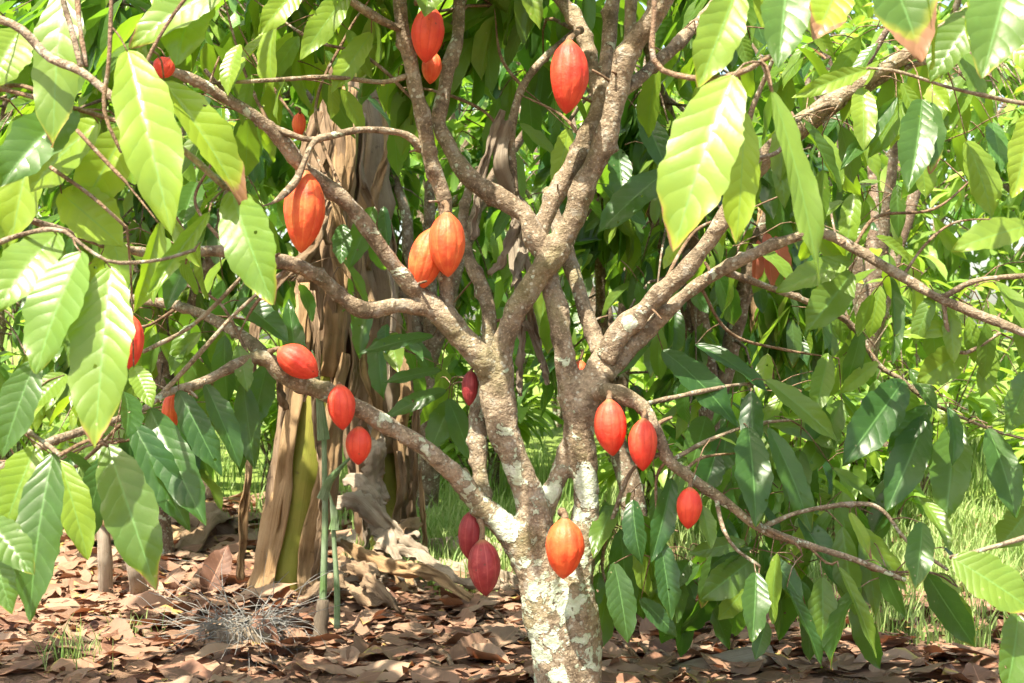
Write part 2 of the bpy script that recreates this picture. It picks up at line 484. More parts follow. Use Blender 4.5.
def leaves(B, D, N, L, W, bend, fold, tint, nu=2, nv=4, quilt=0.006, wave=0.02, seed=0):
    """Vectorised leaf blades: B base, D axis, N upper side (m x 3); L, W, bend, fold (m); tint m x 3."""
    B, D, N = (np.atleast_2d(np.asarray(a, float)) for a in (B, D, N))
    m = len(B)
    one = np.ones(m)
    L, W, bend, fold = (np.asarray(a, float) * one for a in (L, W, bend, fold))
    D = unit(D)
    N = unit(N - D * (N * D).sum(1, keepdims=True))
    Sd = np.cross(D, N)
    u = np.linspace(-1, 1, nu + 1)
    v = np.linspace(0, 1, nv + 1)
    vv, uu = np.meshgrid(v, u, indexing='ij')
    uu, vv = uu.ravel(), vv.ravel()
    k = len(uu)
    prof = np.sin(np.pi * np.clip(vv, 0, 1) ** 0.95) ** 0.62
    sm = np.clip((vv - 0.74) / 0.26, 0, 1)
    prof = prof * (1 - 0.42 * sm * sm * (3 - 2 * sm)) + 0.012
    bend = np.where(np.abs(bend) < 1e-3, 1e-3, bend)
    th = bend[:, None] * vv[None]
    s1 = np.sin(th) / bend[:, None] * L[:, None]
    s2 = -(1 - np.cos(th)) / bend[:, None] * L[:, None]
    au = np.abs(uu)[None]
    r = np.random.default_rng(seed + m)
    ph = r.uniform(0, 6.28, (m, 1))
    asy = 1 + r.uniform(-0.08, 0.08, (m, 1)) * np.sign(uu)[None]
    ragged = 1 + (0.05 * np.sin(vv * 23 + ph * 3) + 0.035 * np.sin(vv * 51 + ph * 7)) * (1 if nv > 12 else 0)
    half = prof[None] * W[:, None] * 0.5 * asy * ragged
    h = fold[:, None] * au * half
    h = h + quilt * L[:, None] / 0.28 * np.cos(2 * np.pi * 9 * (vv[None] - 0.16 * au)) * au * (1.15 - au)* (1 if nv > 12 else 0)
    h = h + wave * L[:, None] * np.sin(vv[None] * 13 + ph + np.sign(uu)[None] * 1.3) * au ** 2 * np.minimum(vv, 0.9)[None]
    x = uu[None] * half * np.cos(np.arctan(fold))[:, None]
    twist = r.uniform(-0.35, 0.35, (m, 1)) * vv[None]
    x, h = x * np.cos(twist) - h * np.sin(twist), x * np.sin(twist) + h * np.cos(twist)
    nrm = D[:, None, :] * np.sin(th)[..., None] + N[:, None, :] * np.cos(th)[..., None]
    V = B[:, None, :] + D[:, None, :] * s1[..., None] + N[:, None, :] * s2[..., None] + Sd[:, None, :] * x[..., None] + nrm * h[..., None]
    i, j = np.meshgrid(np.arange(nv), np.arange(nu), indexing='ij')
    q = np.stack([i * (nu + 1) + j, i * (nu + 1) + j + 1, (i + 1) * (nu + 1) + j + 1, (i + 1) * (nu + 1) + j], -1).reshape(-1, 4)
    Q = (q[None] + (np.arange(m) * k)[:, None, None]).reshape(-1, 4)
    UV = np.tile(np.stack([uu * 0.5 + 0.5, vv], -1), (m, 1))
    C = np.repeat(np.atleast_2d(tint) * np.ones((m, 3)), k, axis=0)
    return V.reshape(-1, 3), Q, UV, C


# ------------------------------------------------------------------ camera, light, sky
cam = bpy.data.objects.new('camera', bpy.data.cameras.new('camera'))
COL.objects.link(cam)
cam.location = Vector(CAM)
cam.rotation_euler = (math.radians(90), 0, 0)
cam.data.lens = 50
cam.data.sensor_width = 36
cam.data.clip_end = 1000
cam.data.clip_start = 0.05
cam.data.dof.use_dof = True
cam.data.dof.focus_distance = 4.1
cam.data.dof.aperture_fstop = 9.0
S.camera = cam

SUN = unit(np.array([-0.26, -0.46, 1.0]))
el = math.asin(SUN[2])
sun = bpy.data.objects.new('sun', bpy.data.lights.new('sun', 'SUN'))
COL.objects.link(sun)
sun.data.energy = 5.0
sun.data.angle = math.radians(0.53)
sun.data.color = (1.0, 0.955, 0.88)
sun.rotation_euler = Vector(-SUN).to_track_quat('-Z', 'Y').to_euler()
sun.location = Vector(SUN * 30)

w = bpy.data.worlds.new('World')
S.world = w
w.use_nodes = True
nt = w.node_tree
nt.nodes.clear()
sky = nt.nodes.new('ShaderNodeTexSky')
sky.sky_type = 'NISHITA'
sky.sun_disc = False
sky.sun_elevation = el
sky.sun_rotation = math.atan2(SUN[0], SUN[1])
sky.dust_density = 3.0
bg = nt.nodes.new('ShaderNodeBackground')
bg.inputs[1].default_value = 0.15
wo = nt.nodes.new('ShaderNodeOutputWorld')
nt.links.new(sky.outputs[0], bg.inputs[0])
nt.links.new(bg.outputs[0], wo.inputs[0])
S.view_settings.view_transform = 'Standard'
S.view_settings.look = 'None'
S.view_settings.exposure = 1.62
S.view_settings.use_white_balance = True
S.view_settings.white_balance_temperature = 7300
S.view_settings.white_balance_tint = 6
S.view_settings.gamma = 1.0
S.render.engine = 'CYCLES'
S.cycles.use_denoising = True
S.cycles.max_bounces = 9
S.cycles.diffuse_bounces = 5
S.cycles.transmission_bounces = 6
S.cycles.glossy_bounces = 3
S.cycles.use_adaptive_sampling = True
S.cycles.adaptive_threshold = 0.02
S.cycles.caustics_reflective = False
S.cycles.caustics_refractive = False

# ------------------------------------------------------------------ ground


def gz(x, y):
    """Height of the ground."""
    x, y = np.asarray(x, float), np.asarray(y, float)
    return 0.02 * np.sin(x * 2.1 + 0.4) * np.cos(y * 1.7) + 0.012 * np.sin(x * 5.3 + y * 3.1) + 0.02 * np.clip(y - 6, 0, 60)


gx = np.concatenate([np.linspace(-150, -9, 24), np.linspace(-8, 8, 130), np.linspace(9, 150, 24)])
gy = np.concatenate([np.linspace(-40, -5, 8), np.linspace(-4, 10, 120), np.linspace(11, 240, 30)])
YY, XX = np.meshgrid(gy, gx, indexing='ij')
GV = np.stack([XX, YY, gz(XX, YY)], -1).reshape(-1, 3)
ny, nx = XX.shape
i, j = np.meshgrid(np.arange(ny - 1), np.arange(nx - 1), indexing='ij')
GQ = np.stack([i * nx + j, i * nx + j + 1, (i + 1) * nx + j + 1, (i + 1) * nx + j], -1).reshape(-1, 4)
g = build('ground', GV, GQ, M['ground'])
tag(g, kind='structure')

# ------------------------------------------------------------------ the pod tree
PARTS = {}


def start_tree(name, loc, label, group='cacao trees'):
    t = empty(name, loc, label, 'tree', group)
    PARTS[t.name] = {'root': t, 'lines': [], 'twigs': MB(), 'nt': 0}
    return t


def limb(tree, name, pts, mat, lump=0.10, seg=12, dens=70, label=None):
    """pts: (px, py, radius px, depth y) rows."""
    rows = []
    for r in pts:
        p = P(r[0], r[1], r[3])
        rows.append([*p, 0.80 * r[2] * (r[3] - CAM[1]) / F])
    rows = np.array(rows)
    ln = np.linalg.norm(np.diff(rows[:, :3], axis=0), axis=1).sum()
    sp = spline(rows, max(6, int(ln * dens)))
    for q in range(len(sp)):
        v0 = Vector(sp[q, :3] * 9.0)
        env = min(1.0, q / 6)
        sp[q, :3] += env * 0.26 * sp[q, 3] * np.array(noise.noise_vector(v0))
        sp[q, 3] *= 1 + 0.22 * noise.noise(v0 * 1.7 + Vector((5, 0, 0))) + 0.10 * noise.noise(v0 * 4.5)
    sp[:, 3] = np.maximum(sp[:, 3], 0.0018)
    V, Q, UV = tube(sp[:, :3], sp[:, 3], seg, lump)
    nb_ = len(sp) * seg
    for _ in range(int(ln * 16) if seg > 10 else int(ln * 9)):      # knots and flower cushions
        c = V[random.randrange(nb_)]
        k = int(np.linalg.norm(sp[:, :3] - c, axis=1).argmin())
        rr = sp[k, 3]
        out = unit(c - sp[k, :3])
        w_ = np.exp(-(np.linalg.norm(V - c, axis=1) / (rr * random.uniform(.35, .75))) ** 2)
        V = V + out * (w_ * rr * random.uniform(.18, .5))[:, None]
    if seg > 10:                                                    # snags of old twigs
        for _ in range(int(ln * 2.2)):
            k = random.randrange(3, len(sp) - 2)
            o_ = unit(np.cross(sp[k + 1, :3] - sp[k, :3], rng.normal(0, 1, 3)))
            e_ = sp[k, :3] + o_ * (sp[k, 3] + random.uniform(.012, .06)) + np.array([0, 0, random.uniform(0, .03)])
            V2, Q2, U2 = tube(spline(np.array([sp[k, :3], (sp[k, :3] + e_) / 2 + [0, 0, .004], e_]), 6), np.array([1.5, 1.2, 1, .9, .85, .8]) * random.uniform(.003, .006), 7, .15, 40)
            PARTS[tree.name]['twigs'].add(V2, Q2, U2)
    o = build(name, V, Q, mat, tree, UV)
    if label:
        o['label'] = label
    PARTS[tree.name]['lines'].append(sp[:, :3])
    return o


def twig(tree, a, b, r0, r1, sag=0.1):
    a, b = np.asarray(a, float), np.asarray(b, float)
    ln = np.linalg.norm(b - a)
    mid = (a + b) / 2 + np.array([0, 0, sag * ln]) + rng.normal(0, 0.05, 3) * ln
    sp = spline(np.array([a, mid, b]), max(5, int(ln * 26)))
    V, Q, UV = tube(sp, np.linspace(r0, r1, len(sp)), 6)
    PARTS[tree.name]['twigs'].add(V, Q, UV)
    PARTS[tree.name]['nt'] += 1
    return sp


main = start_tree('cacao_tree', (P(570, 714)[0], 0, 0), 'cacao tree in the middle with white lichen on its forked trunk')
# fused lower trunk: two stems
mb = MB()
TL = [(566, 735, 42, 0.0), (563, 700, 33, 0.0), (557, 660, 28, 0.0), (548, 615, 27, 0.0), (538, 575, 26, 0.0), (531, 545, 25, 0.0), (534, 520, 21, 0.0), (528, 492, 17, 0.0), (513, 455, 16.5, 0.0), (503, 430, 18, 0.0), (499, 398, 20, 0.0), (498, 372, 19, 0.0), (502, 350, 13, 0.0), (513, 317, 13.5, 0.0), (528, 291, 14.5, 0.0), (548, 262, 16, 0.0), (560, 242, 15, 0.0)]
TR = [(578, 735, 40, 0.02), (578, 690, 30, 0.02), (578, 640, 27, 0.02), (574, 590, 25, 0.02), (579, 550, 20, 0.02), (586, 515, 17, 0.02), (586, 490, 16, 0.02), (583, 460, 17, 0.02), (578, 432, 18, 0.02), (583, 408, 20, 0.02), (592, 385, 18, 0.02), (600, 366, 17, 0.02), (620, 336, 14, 0.02)]
RA = [(578, 432, 15, 0.02), (572, 400, 14, 0.02), (569, 376, 13, 0.02), (563, 340, 12, 0.03), (555, 300, 12, 0.05), (546, 262, 11, 0.08)]
XB = [(531, 530, 17, 0.02), (545, 505, 13, 0.03), (557, 480, 12.5, 0.04), (568, 455, 13, 0.04), (578, 432, 12, 0.03)]
L1a = [(534, 560, 20, 0.0), (515, 538, 17, -0.01), (498, 522, 15, -0.02), (478, 503, 14, -0.03)]
L2a = [(500, 385, 16, 0), (484, 362, 15, -0.02), (468, 343, 15, -0.03), (452, 326, 15, -0.04), (438, 312, 14.5, -0.05)]
for rows in (TL, TR, RA, XB, L1a, L2a):
    a = np.array([[*P(r[0], r[1], r[3]), .87 * r[2] * (r[3] - CAM[1]) / F] for r in rows])
    ln = np.linalg.norm(np.diff(a[:, :3], axis=0), axis=1).sum()
    sp = spline(a, int(ln * 70))
    V, Q, UV = tube(sp[:, :3], sp[:, 3], 18, 0.05)
    mb.add(V, Q, UV)
    PARTS[main.name]['lines'].append(sp[:, :3])
trunk = mb.build('trunk', M['bark'], main)
# weld the stems into one skin, then roughen it
bpy.context.view_layer.objects.active = trunk
rm = trunk.modifiers.new('weld', 'REMESH')
rm.mode = 'VOXEL'
rm.voxel_size = 0.0055
sm = trunk.modifiers.new('relax', 'SMOOTH')
sm.iterations = 5
sm.factor = 0.6
dg = bpy.context.evaluated_depsgraph_get()
me = bpy.data.meshes.new_from_object(trunk.evaluated_get(dg))
trunk.modifiers.clear()
old = trunk.data
trunk.data = me
bpy.data.meshes.remove(old)
me.name = 'trunk'
co = np.zeros(len(me.vertices) * 3, np.float32)
nr = np.zeros(len(me.vertices) * 3, np.float32)
me.vertices.foreach_get('co', co)
me.vertices.foreach_get('normal', nr)
co, nr = co.reshape(-1, 3), nr.reshape(-1, 3)
dsp = np.array([0.010 * noise.noise(Vector(p * np.array([14, 14, 9]))) + 0.0035 * noise.noise(Vector(p * 38)) + 0.0016 * noise.noise(Vector(p * np.array([60, 60, 110]))) for p in co.astype(float)])
co = co + nr * dsp[:, None].astype(np.float32)
me.vertices.foreach_set('co', co.ravel())
me.polygons.foreach_set('use_smooth', np.ones(len(me.polygons), bool))
me.update()
if not me.materials:
    me.materials.append(M['bark'])

BK, LB = M['bark'], M['limb']
ML = [
    # low left limb carrying three pods
    ('branch', [(490, 514, 14, -0.02), (478, 503, 14, -0.03), (460, 480, 12.5, -0.05), (440, 461, 11.5, -0.08), (401, 431, 10.5, -0.12), (343, 400, 11, -0.18), (290, 378, 11, -0.25), (268, 360, 11, -0.28), (250, 359, 7.5, -0.3), (200, 383, 5.5, -0.4), (165, 394, 5, -0.5), (135, 413, 4.5, -0.6), (74, 434, 5, -0.75), (40, 447, 5.5, -0.85), (-20, 480, 6, -0.95)], BK),
    ('branch', [(270, 362, 9, -0.27), (246, 339, 7.5, -0.2), (221, 323, 6.5, -0.12), (180, 306, 6, 0.0), (143, 300, 6, 0.1), (90, 290, 4, 0.2)], LB),
    ('branch', [(158, 398, 3.4, -0.5), (200, 353, 3, -0.5), (230, 319, 2.8, -0.5), (262, 289, 2.2, -0.5)], LB),
    ('branch', [(143, 352, 2.5, -0.4), (185, 330, 2.6, -0.4), (215, 305, 2.6, -0.42), (244, 274, 2.2, -0.45)], LB),
    # small upright stem behind the left fork
    ('branch', [(484, 508, 12, 0.02), (481, 482, 10.5, 0.05), (478, 438, 11, 0.08), (479, 406, 10, 0.1), (487, 350, 9, 0.12), (490, 317, 9, 0.14), (481, 285, 8, 0.16), (469, 258, 7.5, 0.18), (463, 225, 6, 0.22), (470, 180, 5, 0.3)], BK),
    # upper left limb
    ('branch', [(450, 324, 14, -0.04), (438, 312, 14, -0.05), (419, 296, 12.5, -0.06), (392, 264, 10.5, -0.1), (366, 226, 10, -0.13), (343, 199, 10, -0.16), (308, 172, 9.5, -0.2), (282, 142, 9, -0.24), (259, 119, 8, -0.28), (225, 98, 7, -0.32), (190, 78, 6, -0.38), (140, 60, 4, -0.45)], LB),
    ('branch', [(434, 309, 11, -0.05), (400, 305, 9.5, -0.08), (366, 309, 10.5, -0.12), (339, 294, 10.5, -0.16), (316, 275, 9.5, -0.2), (290, 264, 9, -0.25), (230, 253, 8, -0.35), (197, 251, 7, -0.42), (156, 253, 6, -0.5), (115, 247, 5, -0.6), (53, 227, 4, -0.75), (-15, 207, 3.5, -0.9)], LB),
    # vertical limb with the twin pods
    ('branch', [(452, 330, 10, -0.02), (448, 300, 9.5, -0.03), (446, 250, 9, -0.04), (444, 207, 9, -0.05), (431, 157, 9.5, -0.07), (420, 110, 10, -0.09), (412, 66, 9.5, -0.1), (402, 20, 9, -0.12), (396, -40, 8, -0.15)], LB),
    ('branch', [(424, 150, 6, -0.07), (404, 134, 5, -0.1), (366, 130, 4.5, -0.16), (331, 136, 4.2, -0.22), (313, 143, 4.2, -0.26), (297, 178, 4.6, -0.3), (284, 194, 4.4, -0.33), (272, 203, 2, -0.36), (262, 206, 0.8, -0.38)], LB),
    ('branch', [(322, 140, 3.8, -0.24), (297, 137, 4, -0.26), (260, 119, 3.4, -0.27), (230, 96, 3, -0.3), (205, 70, 2.4, -0.34)], LB),
    ('branch', [(408, 76, 4, -0.1), (380, 82, 3, -0.12), (330, 77, 3, -0.18), (256, 81, 2.6, -0.28), (190, 84, 2, -0.35)], LB),
    ('branch', [(403, 30, 5, -0.12), (375, 17, 5.5, -0.16), (350, 0, 5.5, -0.2), (330, -20, 5, -0.25)], LB),
    # middle limbs
    ('branch', [(550, 262, 13, 0.0), (536, 238, 13, 0.01), (526, 214, 12.5, 0.02), (499, 199, 12, 0.04), (468, 176, 11.5, 0.06), (447, 145, 10.5, 0.08), (439, 119, 9.5, 0.1), (447, 75, 8.5, 0.13), (457, 33, 8, 0.16), (462, -30, 7.5, 0.2)], LB),
    ('branch', [(548, 262, 16, 0.0), (567, 228, 15.5, 0.0), (584, 186, 15, -0.01), (605, 137, 14.5, -0.03), (619, 88, 14, -0.05), (631, 47, 14, -0.07), (650, 22, 13, -0.09), (680, -25, 12, -0.12)], BK),
    ('branch', [(536, 240, 11, 0.03), (551, 204, 11.5, 0.04), (570, 172, 11.5, 0.05), (593, 120, 10, 0.07), (607, 60, 9, 0.1), (616, -30, 8.5, 0.14)], LB),
    ('branch', [(594, 120, 8, 0.08), (595, 80, 9, 0.12), (583, 36, 9, 0.18), (563, 3, 8.5, 0.24), (548, -30, 8, 0.3)], LB),
    ('branch', [(626, 70, 8, -0.05), (630, 30, 8, -0.03), (632, -30, 8, 0.0)], LB),
    ('branch', [(612, 100, 8, -0.03), (633, 84, 8.5, 0.02), (676, 46, 8, 0.1), (711, 8, 7.5, 0.18), (740, -30, 7, 0.24)], LB),
    ('branch', [(515, 195, 6, 0.2), (511, 140, 5.5, 0.22), (521, 90, 5, 0.25), (546, 56, 4.5, 0.3), (575, 30, 4, 0.36)], LB),
    # back stem of the right fork
    ('branch', [(600, 352, 12, 0.04), (590, 325, 10, 0.08), (578, 285, 9.5, 0.12), (568, 256, 9.5, 0.16), (557, 225, 9, 0.2), (548, 190, 7, 0.25)], BK),
    # right limbs
    ('branch', [(606, 358, 15, 0.0), (622, 331, 14, -0.02), (655, 299, 12, -0.05), (690, 264, 11, -0.08), (712, 238, 10.5, -0.1), (728, 212, 10.5, -0.12), (752, 170, 11.5, -0.15), (797, 127, 11.5, -0.18), (850, 90, 10, -0.22), (899, 60, 9, -0.26), (950, 25, 7.5, -0.3), (1010, -20, 6, -0.36)], BK),
    ('branch', [(752, 178, 8, -0.14), (798, 135, 8, -0.16), (852, 97, 6.5, -0.2), (905, 68, 5, -0.24), (940, 58, 3, -0.28)], LB),
    ('branch', [(604, 374, 14, 0.0), (630, 347, 12.5, 0.02), (665, 313, 10, 0.02), (699, 284, 8.5, 0.0), (747, 257, 7.5, -0.04), (796, 237, 6.8, -0.08), (820, 232, 6.5, -0.1), (853, 248, 6.4, -0.14), (902, 277, 6.2, -0.2), (943, 300, 6, -0.25), (1024, 333, 5.6, -0.32), (1080, 360, 5, -0.38)], BK),
    ('branch', [(940, 299, 4, -0.25), (976, 281, 3.4, -0.28), (1030, 275, 3, -0.34)], LB),
    ('branch', [(726, 272, 5, 0.0), (771, 288, 4.2, 0.08), (812, 304, 4, 0.14), (849, 323, 3.8, 0.2), (878, 364, 3.4, 0.22), (902, 380, 3, 0.22), (927, 400, 2.6, 0.22), (984, 427, 2.2, 0.22), (1030, 440, 2, 0.22)], LB),
    ('branch', [(943, 300, 3, -0.25), (949, 335, 2.8, -0.22), (964, 353, 2.6, -0.2), (1000, 333, 2.2, -0.2)], LB),
    ('branch', [(838, 100, 3.4, -0.2), (800, 118, 3, -0.3), (780, 150, 2.6, -0.4), (752, 160, 2.4, -0.5)], LB),
    ('branch', [(745, 178, 6, -0.15), (746, 140, 5, -0.16), (752, 110, 4, -0.18), (762, 85, 3, -0.2), (775, 55, 2.5, -0.25)], LB),
    # low right limb carrying three pods
    ('branch', [(596, 392, 10, -0.02), (613, 393, 9.5, -0.06), (640, 406, 9, -0.1), (656, 430, 8, -0.13), (668, 458, 7.5, -0.15), (683, 472, 7, -0.16), (720, 498, 6.4, -0.18), (760, 527, 5.6, -0.2), (807, 545, 4.8, -0.22), (856, 560, 4, -0.24), (905, 580, 3, -0.26)], LB),
    ('branch', [(664, 452, 3, -0.10), (632, 470, 2.8, -0.05), (613, 518, 2.6, 0.0), (602, 560, 2.4, 0.05), (608, 590, 1.4, 0.05)], M['bark_far']),
    ('branch', [(716, 497, 3.2, -0.18), (722, 525, 2.8, -0.2), (735, 548, 2.4, -0.22), (760, 566, 2, -0.25)], LB),
    ('branch', [(762, 528, 3.4, -0.2), (800, 512, 3, -0.15), (856, 504, 3, -0.1), (882, 510, 2.6, -0.1), (908, 542, 2.4, -0.12), (948, 570, 2, -0.15)], LB),
    ('branch', [(640, 405, 3.2, -0.1), (700, 392, 2.6, 0.0), (745, 384, 2, 0.08), (790, 388, 1.8, 0.12)], LB),
    ('branch', [(672, 460, 3, -0.14), (710, 440, 2.6, -0.05), (750, 425, 2.2, 0.0), (790, 420, 1.8, 0.0)], LB),
]
for nm, rows, mt in ML:
    big = max(r[2] for r in rows) > 6
    limb(main, nm, rows, mt, 0.15 if big else 0.10, 18 if big else 9, 115 if big else 60)
for rows in [
    [(300, 165, 2.4, -.2), (270, 120, 2.2, -.1), (240, 60, 2, .0), (225, -10, 1.6, .1)],
    [(419, 105, 2.4, -.09), (370, 60, 2.2, .0), (310, 40, 2, .1), (255, 0, 1.6, .2)],
    [(330, 185, 2.4, -.15), (300, 130, 2, .05), (262, 70, 1.8, .1), (240, 30, 1.4, .1)],
    [(345, 200, 2.2, -.16), (320, 110, 2, .1), (345, 40, 1.8, .2), (380, -10, 1.4, .2)],
    [(230, 250, 2.4, -.35), (200, 200, 2, -.3), (215, 150, 1.8, -.3), (190, 100, 1.4, -.3)],
    [(197, 251, 2.2, -.42), (170, 210, 1.8, -.5), (180, 170, 1.6, -.5)],
    [(180, 306, 2.2, 0), (150, 330, 2, .05), (120, 325, 1.6, .1)],
    [(250, 359, 2.4, -.3), (225, 300, 2, -.2), (190, 285, 1.6, -.2)],
    [(290, 264, 2.2, -.25), (262, 300, 2, -.3), (238, 330, 1.6, -.3)],
    [(200, 383, 2.2, -.4), (150, 430, 2, -.35), (80, 450, 1.8, -.4), (30, 480, 1.4, -.5)],
    [(120, 425, 2.6, -.6), (70, 470, 2.4, -.5), (0, 500, 2.2, -.6)],
    [(510, 150, 2.4, .22), (480, 110, 2, .3), (440, 95, 1.8, .35), (400, 92, 1.4, .4)],
    [(525, 90, 2.4, .25), (505, 60, 2, .3), (498, 10, 1.8, .35)],
    [(590, 150, 2.2, .05), (560, 115, 2, .12), (520, 95, 1.6, .2)],
    [(655, 299, 2.4, -.05), (690, 230, 2, .1), (735, 215, 1.8, .2), (790, 190, 1.4, .3)],
    [(699, 284, 2.2, 0), (730, 330, 2, .1), (790, 350, 1.8, .2), (840, 355, 1.4, .2)],
    [(853, 248, 2.2, -.14), (880, 220, 2, -.1), (930, 205, 1.8, 0), (975, 175, 1.6, .1)],
    [(902, 277, 2.2, -.2), (925, 245, 1.8, -.15), (960, 225, 1.6, -.1), (1010, 218, 1.4, -.1)],
    [(849, 323, 2.2, .2), (840, 290, 2, .2), (855, 255, 1.6, .15)],
    [(683, 472, 2.2, -.16), (705, 460, 2, -.1), (740, 455, 1.6, 0)],
    [(760, 527, 2.2, -.2), (790, 540, 2, -.25), (800, 556, 1.6, -.25)],
    [(807, 545, 2.2, -.22), (830, 560, 1.8, -.25), (838, 566, 1.6, -.28)],
    [(668, 458, 2.4, -.15), (655, 480, 2, -.12), (660, 530, 1.8, -.12), (650, 560, 1.4, -.1)],
    [(856, 560, 2.2, -.24), (880, 568, 2, -.2), (930, 572, 1.6, -.1), (960, 590, 1.2, 0)],
]:
    rows = [rows[0]] + [(a + random.uniform(-5, 5), b + random.uniform(-5, 5), c, d) for a, b, c, d in rows[1:]]
    rr_ = [*rows[:-1], (rows[-1][0], rows[-1][1], .8, rows[-1][3])]
    limb(main, 'twig', rr_, M['twig'], 0.1, 7, 60)

# neighbours whose branches lean into the frame from the sides
left_t = start_tree('cacao_tree', (-2.5, -1.35, 0), 'cacao tree at the left edge with sunlit leaves hanging nearest')
for rows in [
    [(-260, 60, 20, -1.5), (-120, 10, 12, -1.55), (0, 20, 6.5, -1.6), (50, 57, 6, -1.62), (83, 73, 5.6, -1.64), (127, 110, 5.2, -1.66), (185, 152, 4.2, -1.6), (226, 188, 3.4, -1.6)],
    [(60, -30, 4, -1.6), (63, 0, 4, -1.6), (72, 30, 3.8, -1.62), (81, 66, 3.6, -1.64)],
    [(76, -25, 3.4, -1.55), (79, 20, 3.2, -1.58), (86, 66, 3, -1.62)],
    [(112, -20, 2.8, -1.7), (109, 60, 2.8, -1.7), (104, 110, 2.6, -1.7), (121, 152, 2.2, -1.7)],
    [(-30, 85, 3.6, -1.5), (0, 88, 3.5, -1.5), (80, 110, 3, -1.5), (128, 124, 2.6, -1.55)],
    [(77, 130, 2.6, -1.6), (100, 155, 2.6, -1.62), (127, 183, 2.2, -1.65)],
    [(50, 167, 2.6, -1.5), (90, 195, 2.4, -1.52), (127, 228, 2, -1.55)],
    [(-30, 255, 4, -1.7), (20, 235, 3.4, -1.75), (60, 230, 3, -1.78), (82, 245, 2.6, -1.8), (112, 262, 2.6, -1.8), (160, 260, 2.4, -1.75), (195, 250, 2, -1.7)],
    [(-40, 430, 5, -1.4), (0, 415, 4, -1.5), (40, 440, 3.2, -1.6), (60, 455, 2.6, -1.65)],
    [(60, 455, 2.6, -1.65), (90, 440, 2.4, -1.6), (108, 446, 2.2, -1.6)],
    [(-30, 505, 3.4, -1.7), (-10, 515, 2.8, -1.75), (2, 540, 2.2, -1.8)],
    [(-20, 100, 3, -1.4), (20, 85, 3, -1.5), (70, 112, 2.4, -1.55)],
    [(128, 115, 2.6, -1.66), (148, 60, 2.4, -1.7), (170, 20, 2.4, -1.7), (200, -20, 2.2, -1.7)],
]:
    limb(left_t, 'branch', rows, M['twig'] if rows[0][2] < 4 else LB, 0.08, 8, 45)
right_t = start_tree('cacao_tree', (2.45, -1.5, 0), 'cacao tree at the right edge whose leaves hang along the top corner')
for rows in [
    [(1500, 80, 22, -1.5), (1300, -60, 14, -1.6), (1100, -70, 8, -1.7), (960, -60, 6, -1.75), (850, -40, 5, -1.8), (740, -25, 4, -1.85), (650, -20, 3, -1.85)],
    [(655, -15, 3.6, -1.85), (654, 20, 3.6, -1.85), (652, 52, 3.8, -1.86), (662, 70, 3.8, -1.86), (700, 79, 3.8, -1.88), (738, 74, 3.6, -1.9), (768, 58, 3, -1.92), (800, 40, 2.6, -1.9)],
    [(762, 62, 2.6, -1.92), (768, 78, 2.4, -1.92), (772, 92, 2, -1.92)],
    [(1200, 480, 7, -1.5), (1080, 520, 5, -1.6), (1000, 545, 3, -1.7), (950, 558, 2.4, -1.72)],
    [(1080, 520, 4, -1.6), (1050, 580, 3, -1.65), (1018, 615, 2.4, -1.7)],
    [(1120, 100, 5, -1.3), (1040, 105, 3.4, -1.4), (960, 90, 2.6, -1.45), (900, 72, 2.2, -1.5), (868, 68, 1.8, -1.5)],
    [(1130, 215, 4, -1.4), (1060, 215, 3, -1.5), (1022, 226, 2.2, -1.55)],
]:
    limb(right_t, 'branch', rows, M['twig'] if rows[0][2] < 5 else LB, 0.08, 8, 45)
for tr_, pts in ((left_t, [(-2.5, -1.35, -0.05, 0.10), (-2.45, -1.35, 0.5, 0.085), (-2.35, -1.4, 1.0, 0.075), (-2.1, -1.45, 1.45, 0.06), (-1.5, -1.5, 1.6, 0.036)]),
                 (left_t, [(-2.38, -1.4, 0.9, 0.06), (-2.6, -1.2, 1.6, 0.05), (-2.7, -0.9, 2.4, 0.035)]),
                 (left_t, [(-2.3, -1.4, 1.05, 0.05), (-1.9, -1.42, 1.05, 0.035), (-1.35, -1.45, 1.0, 0.012)]),
                 (right_t, [(2.45, -1.5, -0.05, 0.10), (2.4, -1.5, 0.5, 0.085), (2.3, -1.5, 1.0, 0.075), (2.0, -1.5, 1.45, 0.06), (1.88, -1.5, 1.6, 0.042)]),
                 (right_t, [(2.33, -1.5, 0.9, 0.06), (2.6, -1.2, 1.6, 0.05), (2.7, -0.9, 2.4, 0.035)]),
                 (right_t, [(2.3, -1.5, 0.95, 0.05), (1.7, -1.5, 0.86, 0.02), (1.31, -1.5, 0.84, 0.013)])):
    a = np.array(pts)
    sp = spline(a, 30)
    V, Q, UV = tube(sp[:, :3], sp[:, 3], 12, 0.1)
    build('trunk' if a[0][2] < 0 else 'branch', V, Q, M['bark'], tr_, UV)
    PARTS[tr_.name]['lines'].append(sp[:, :3])

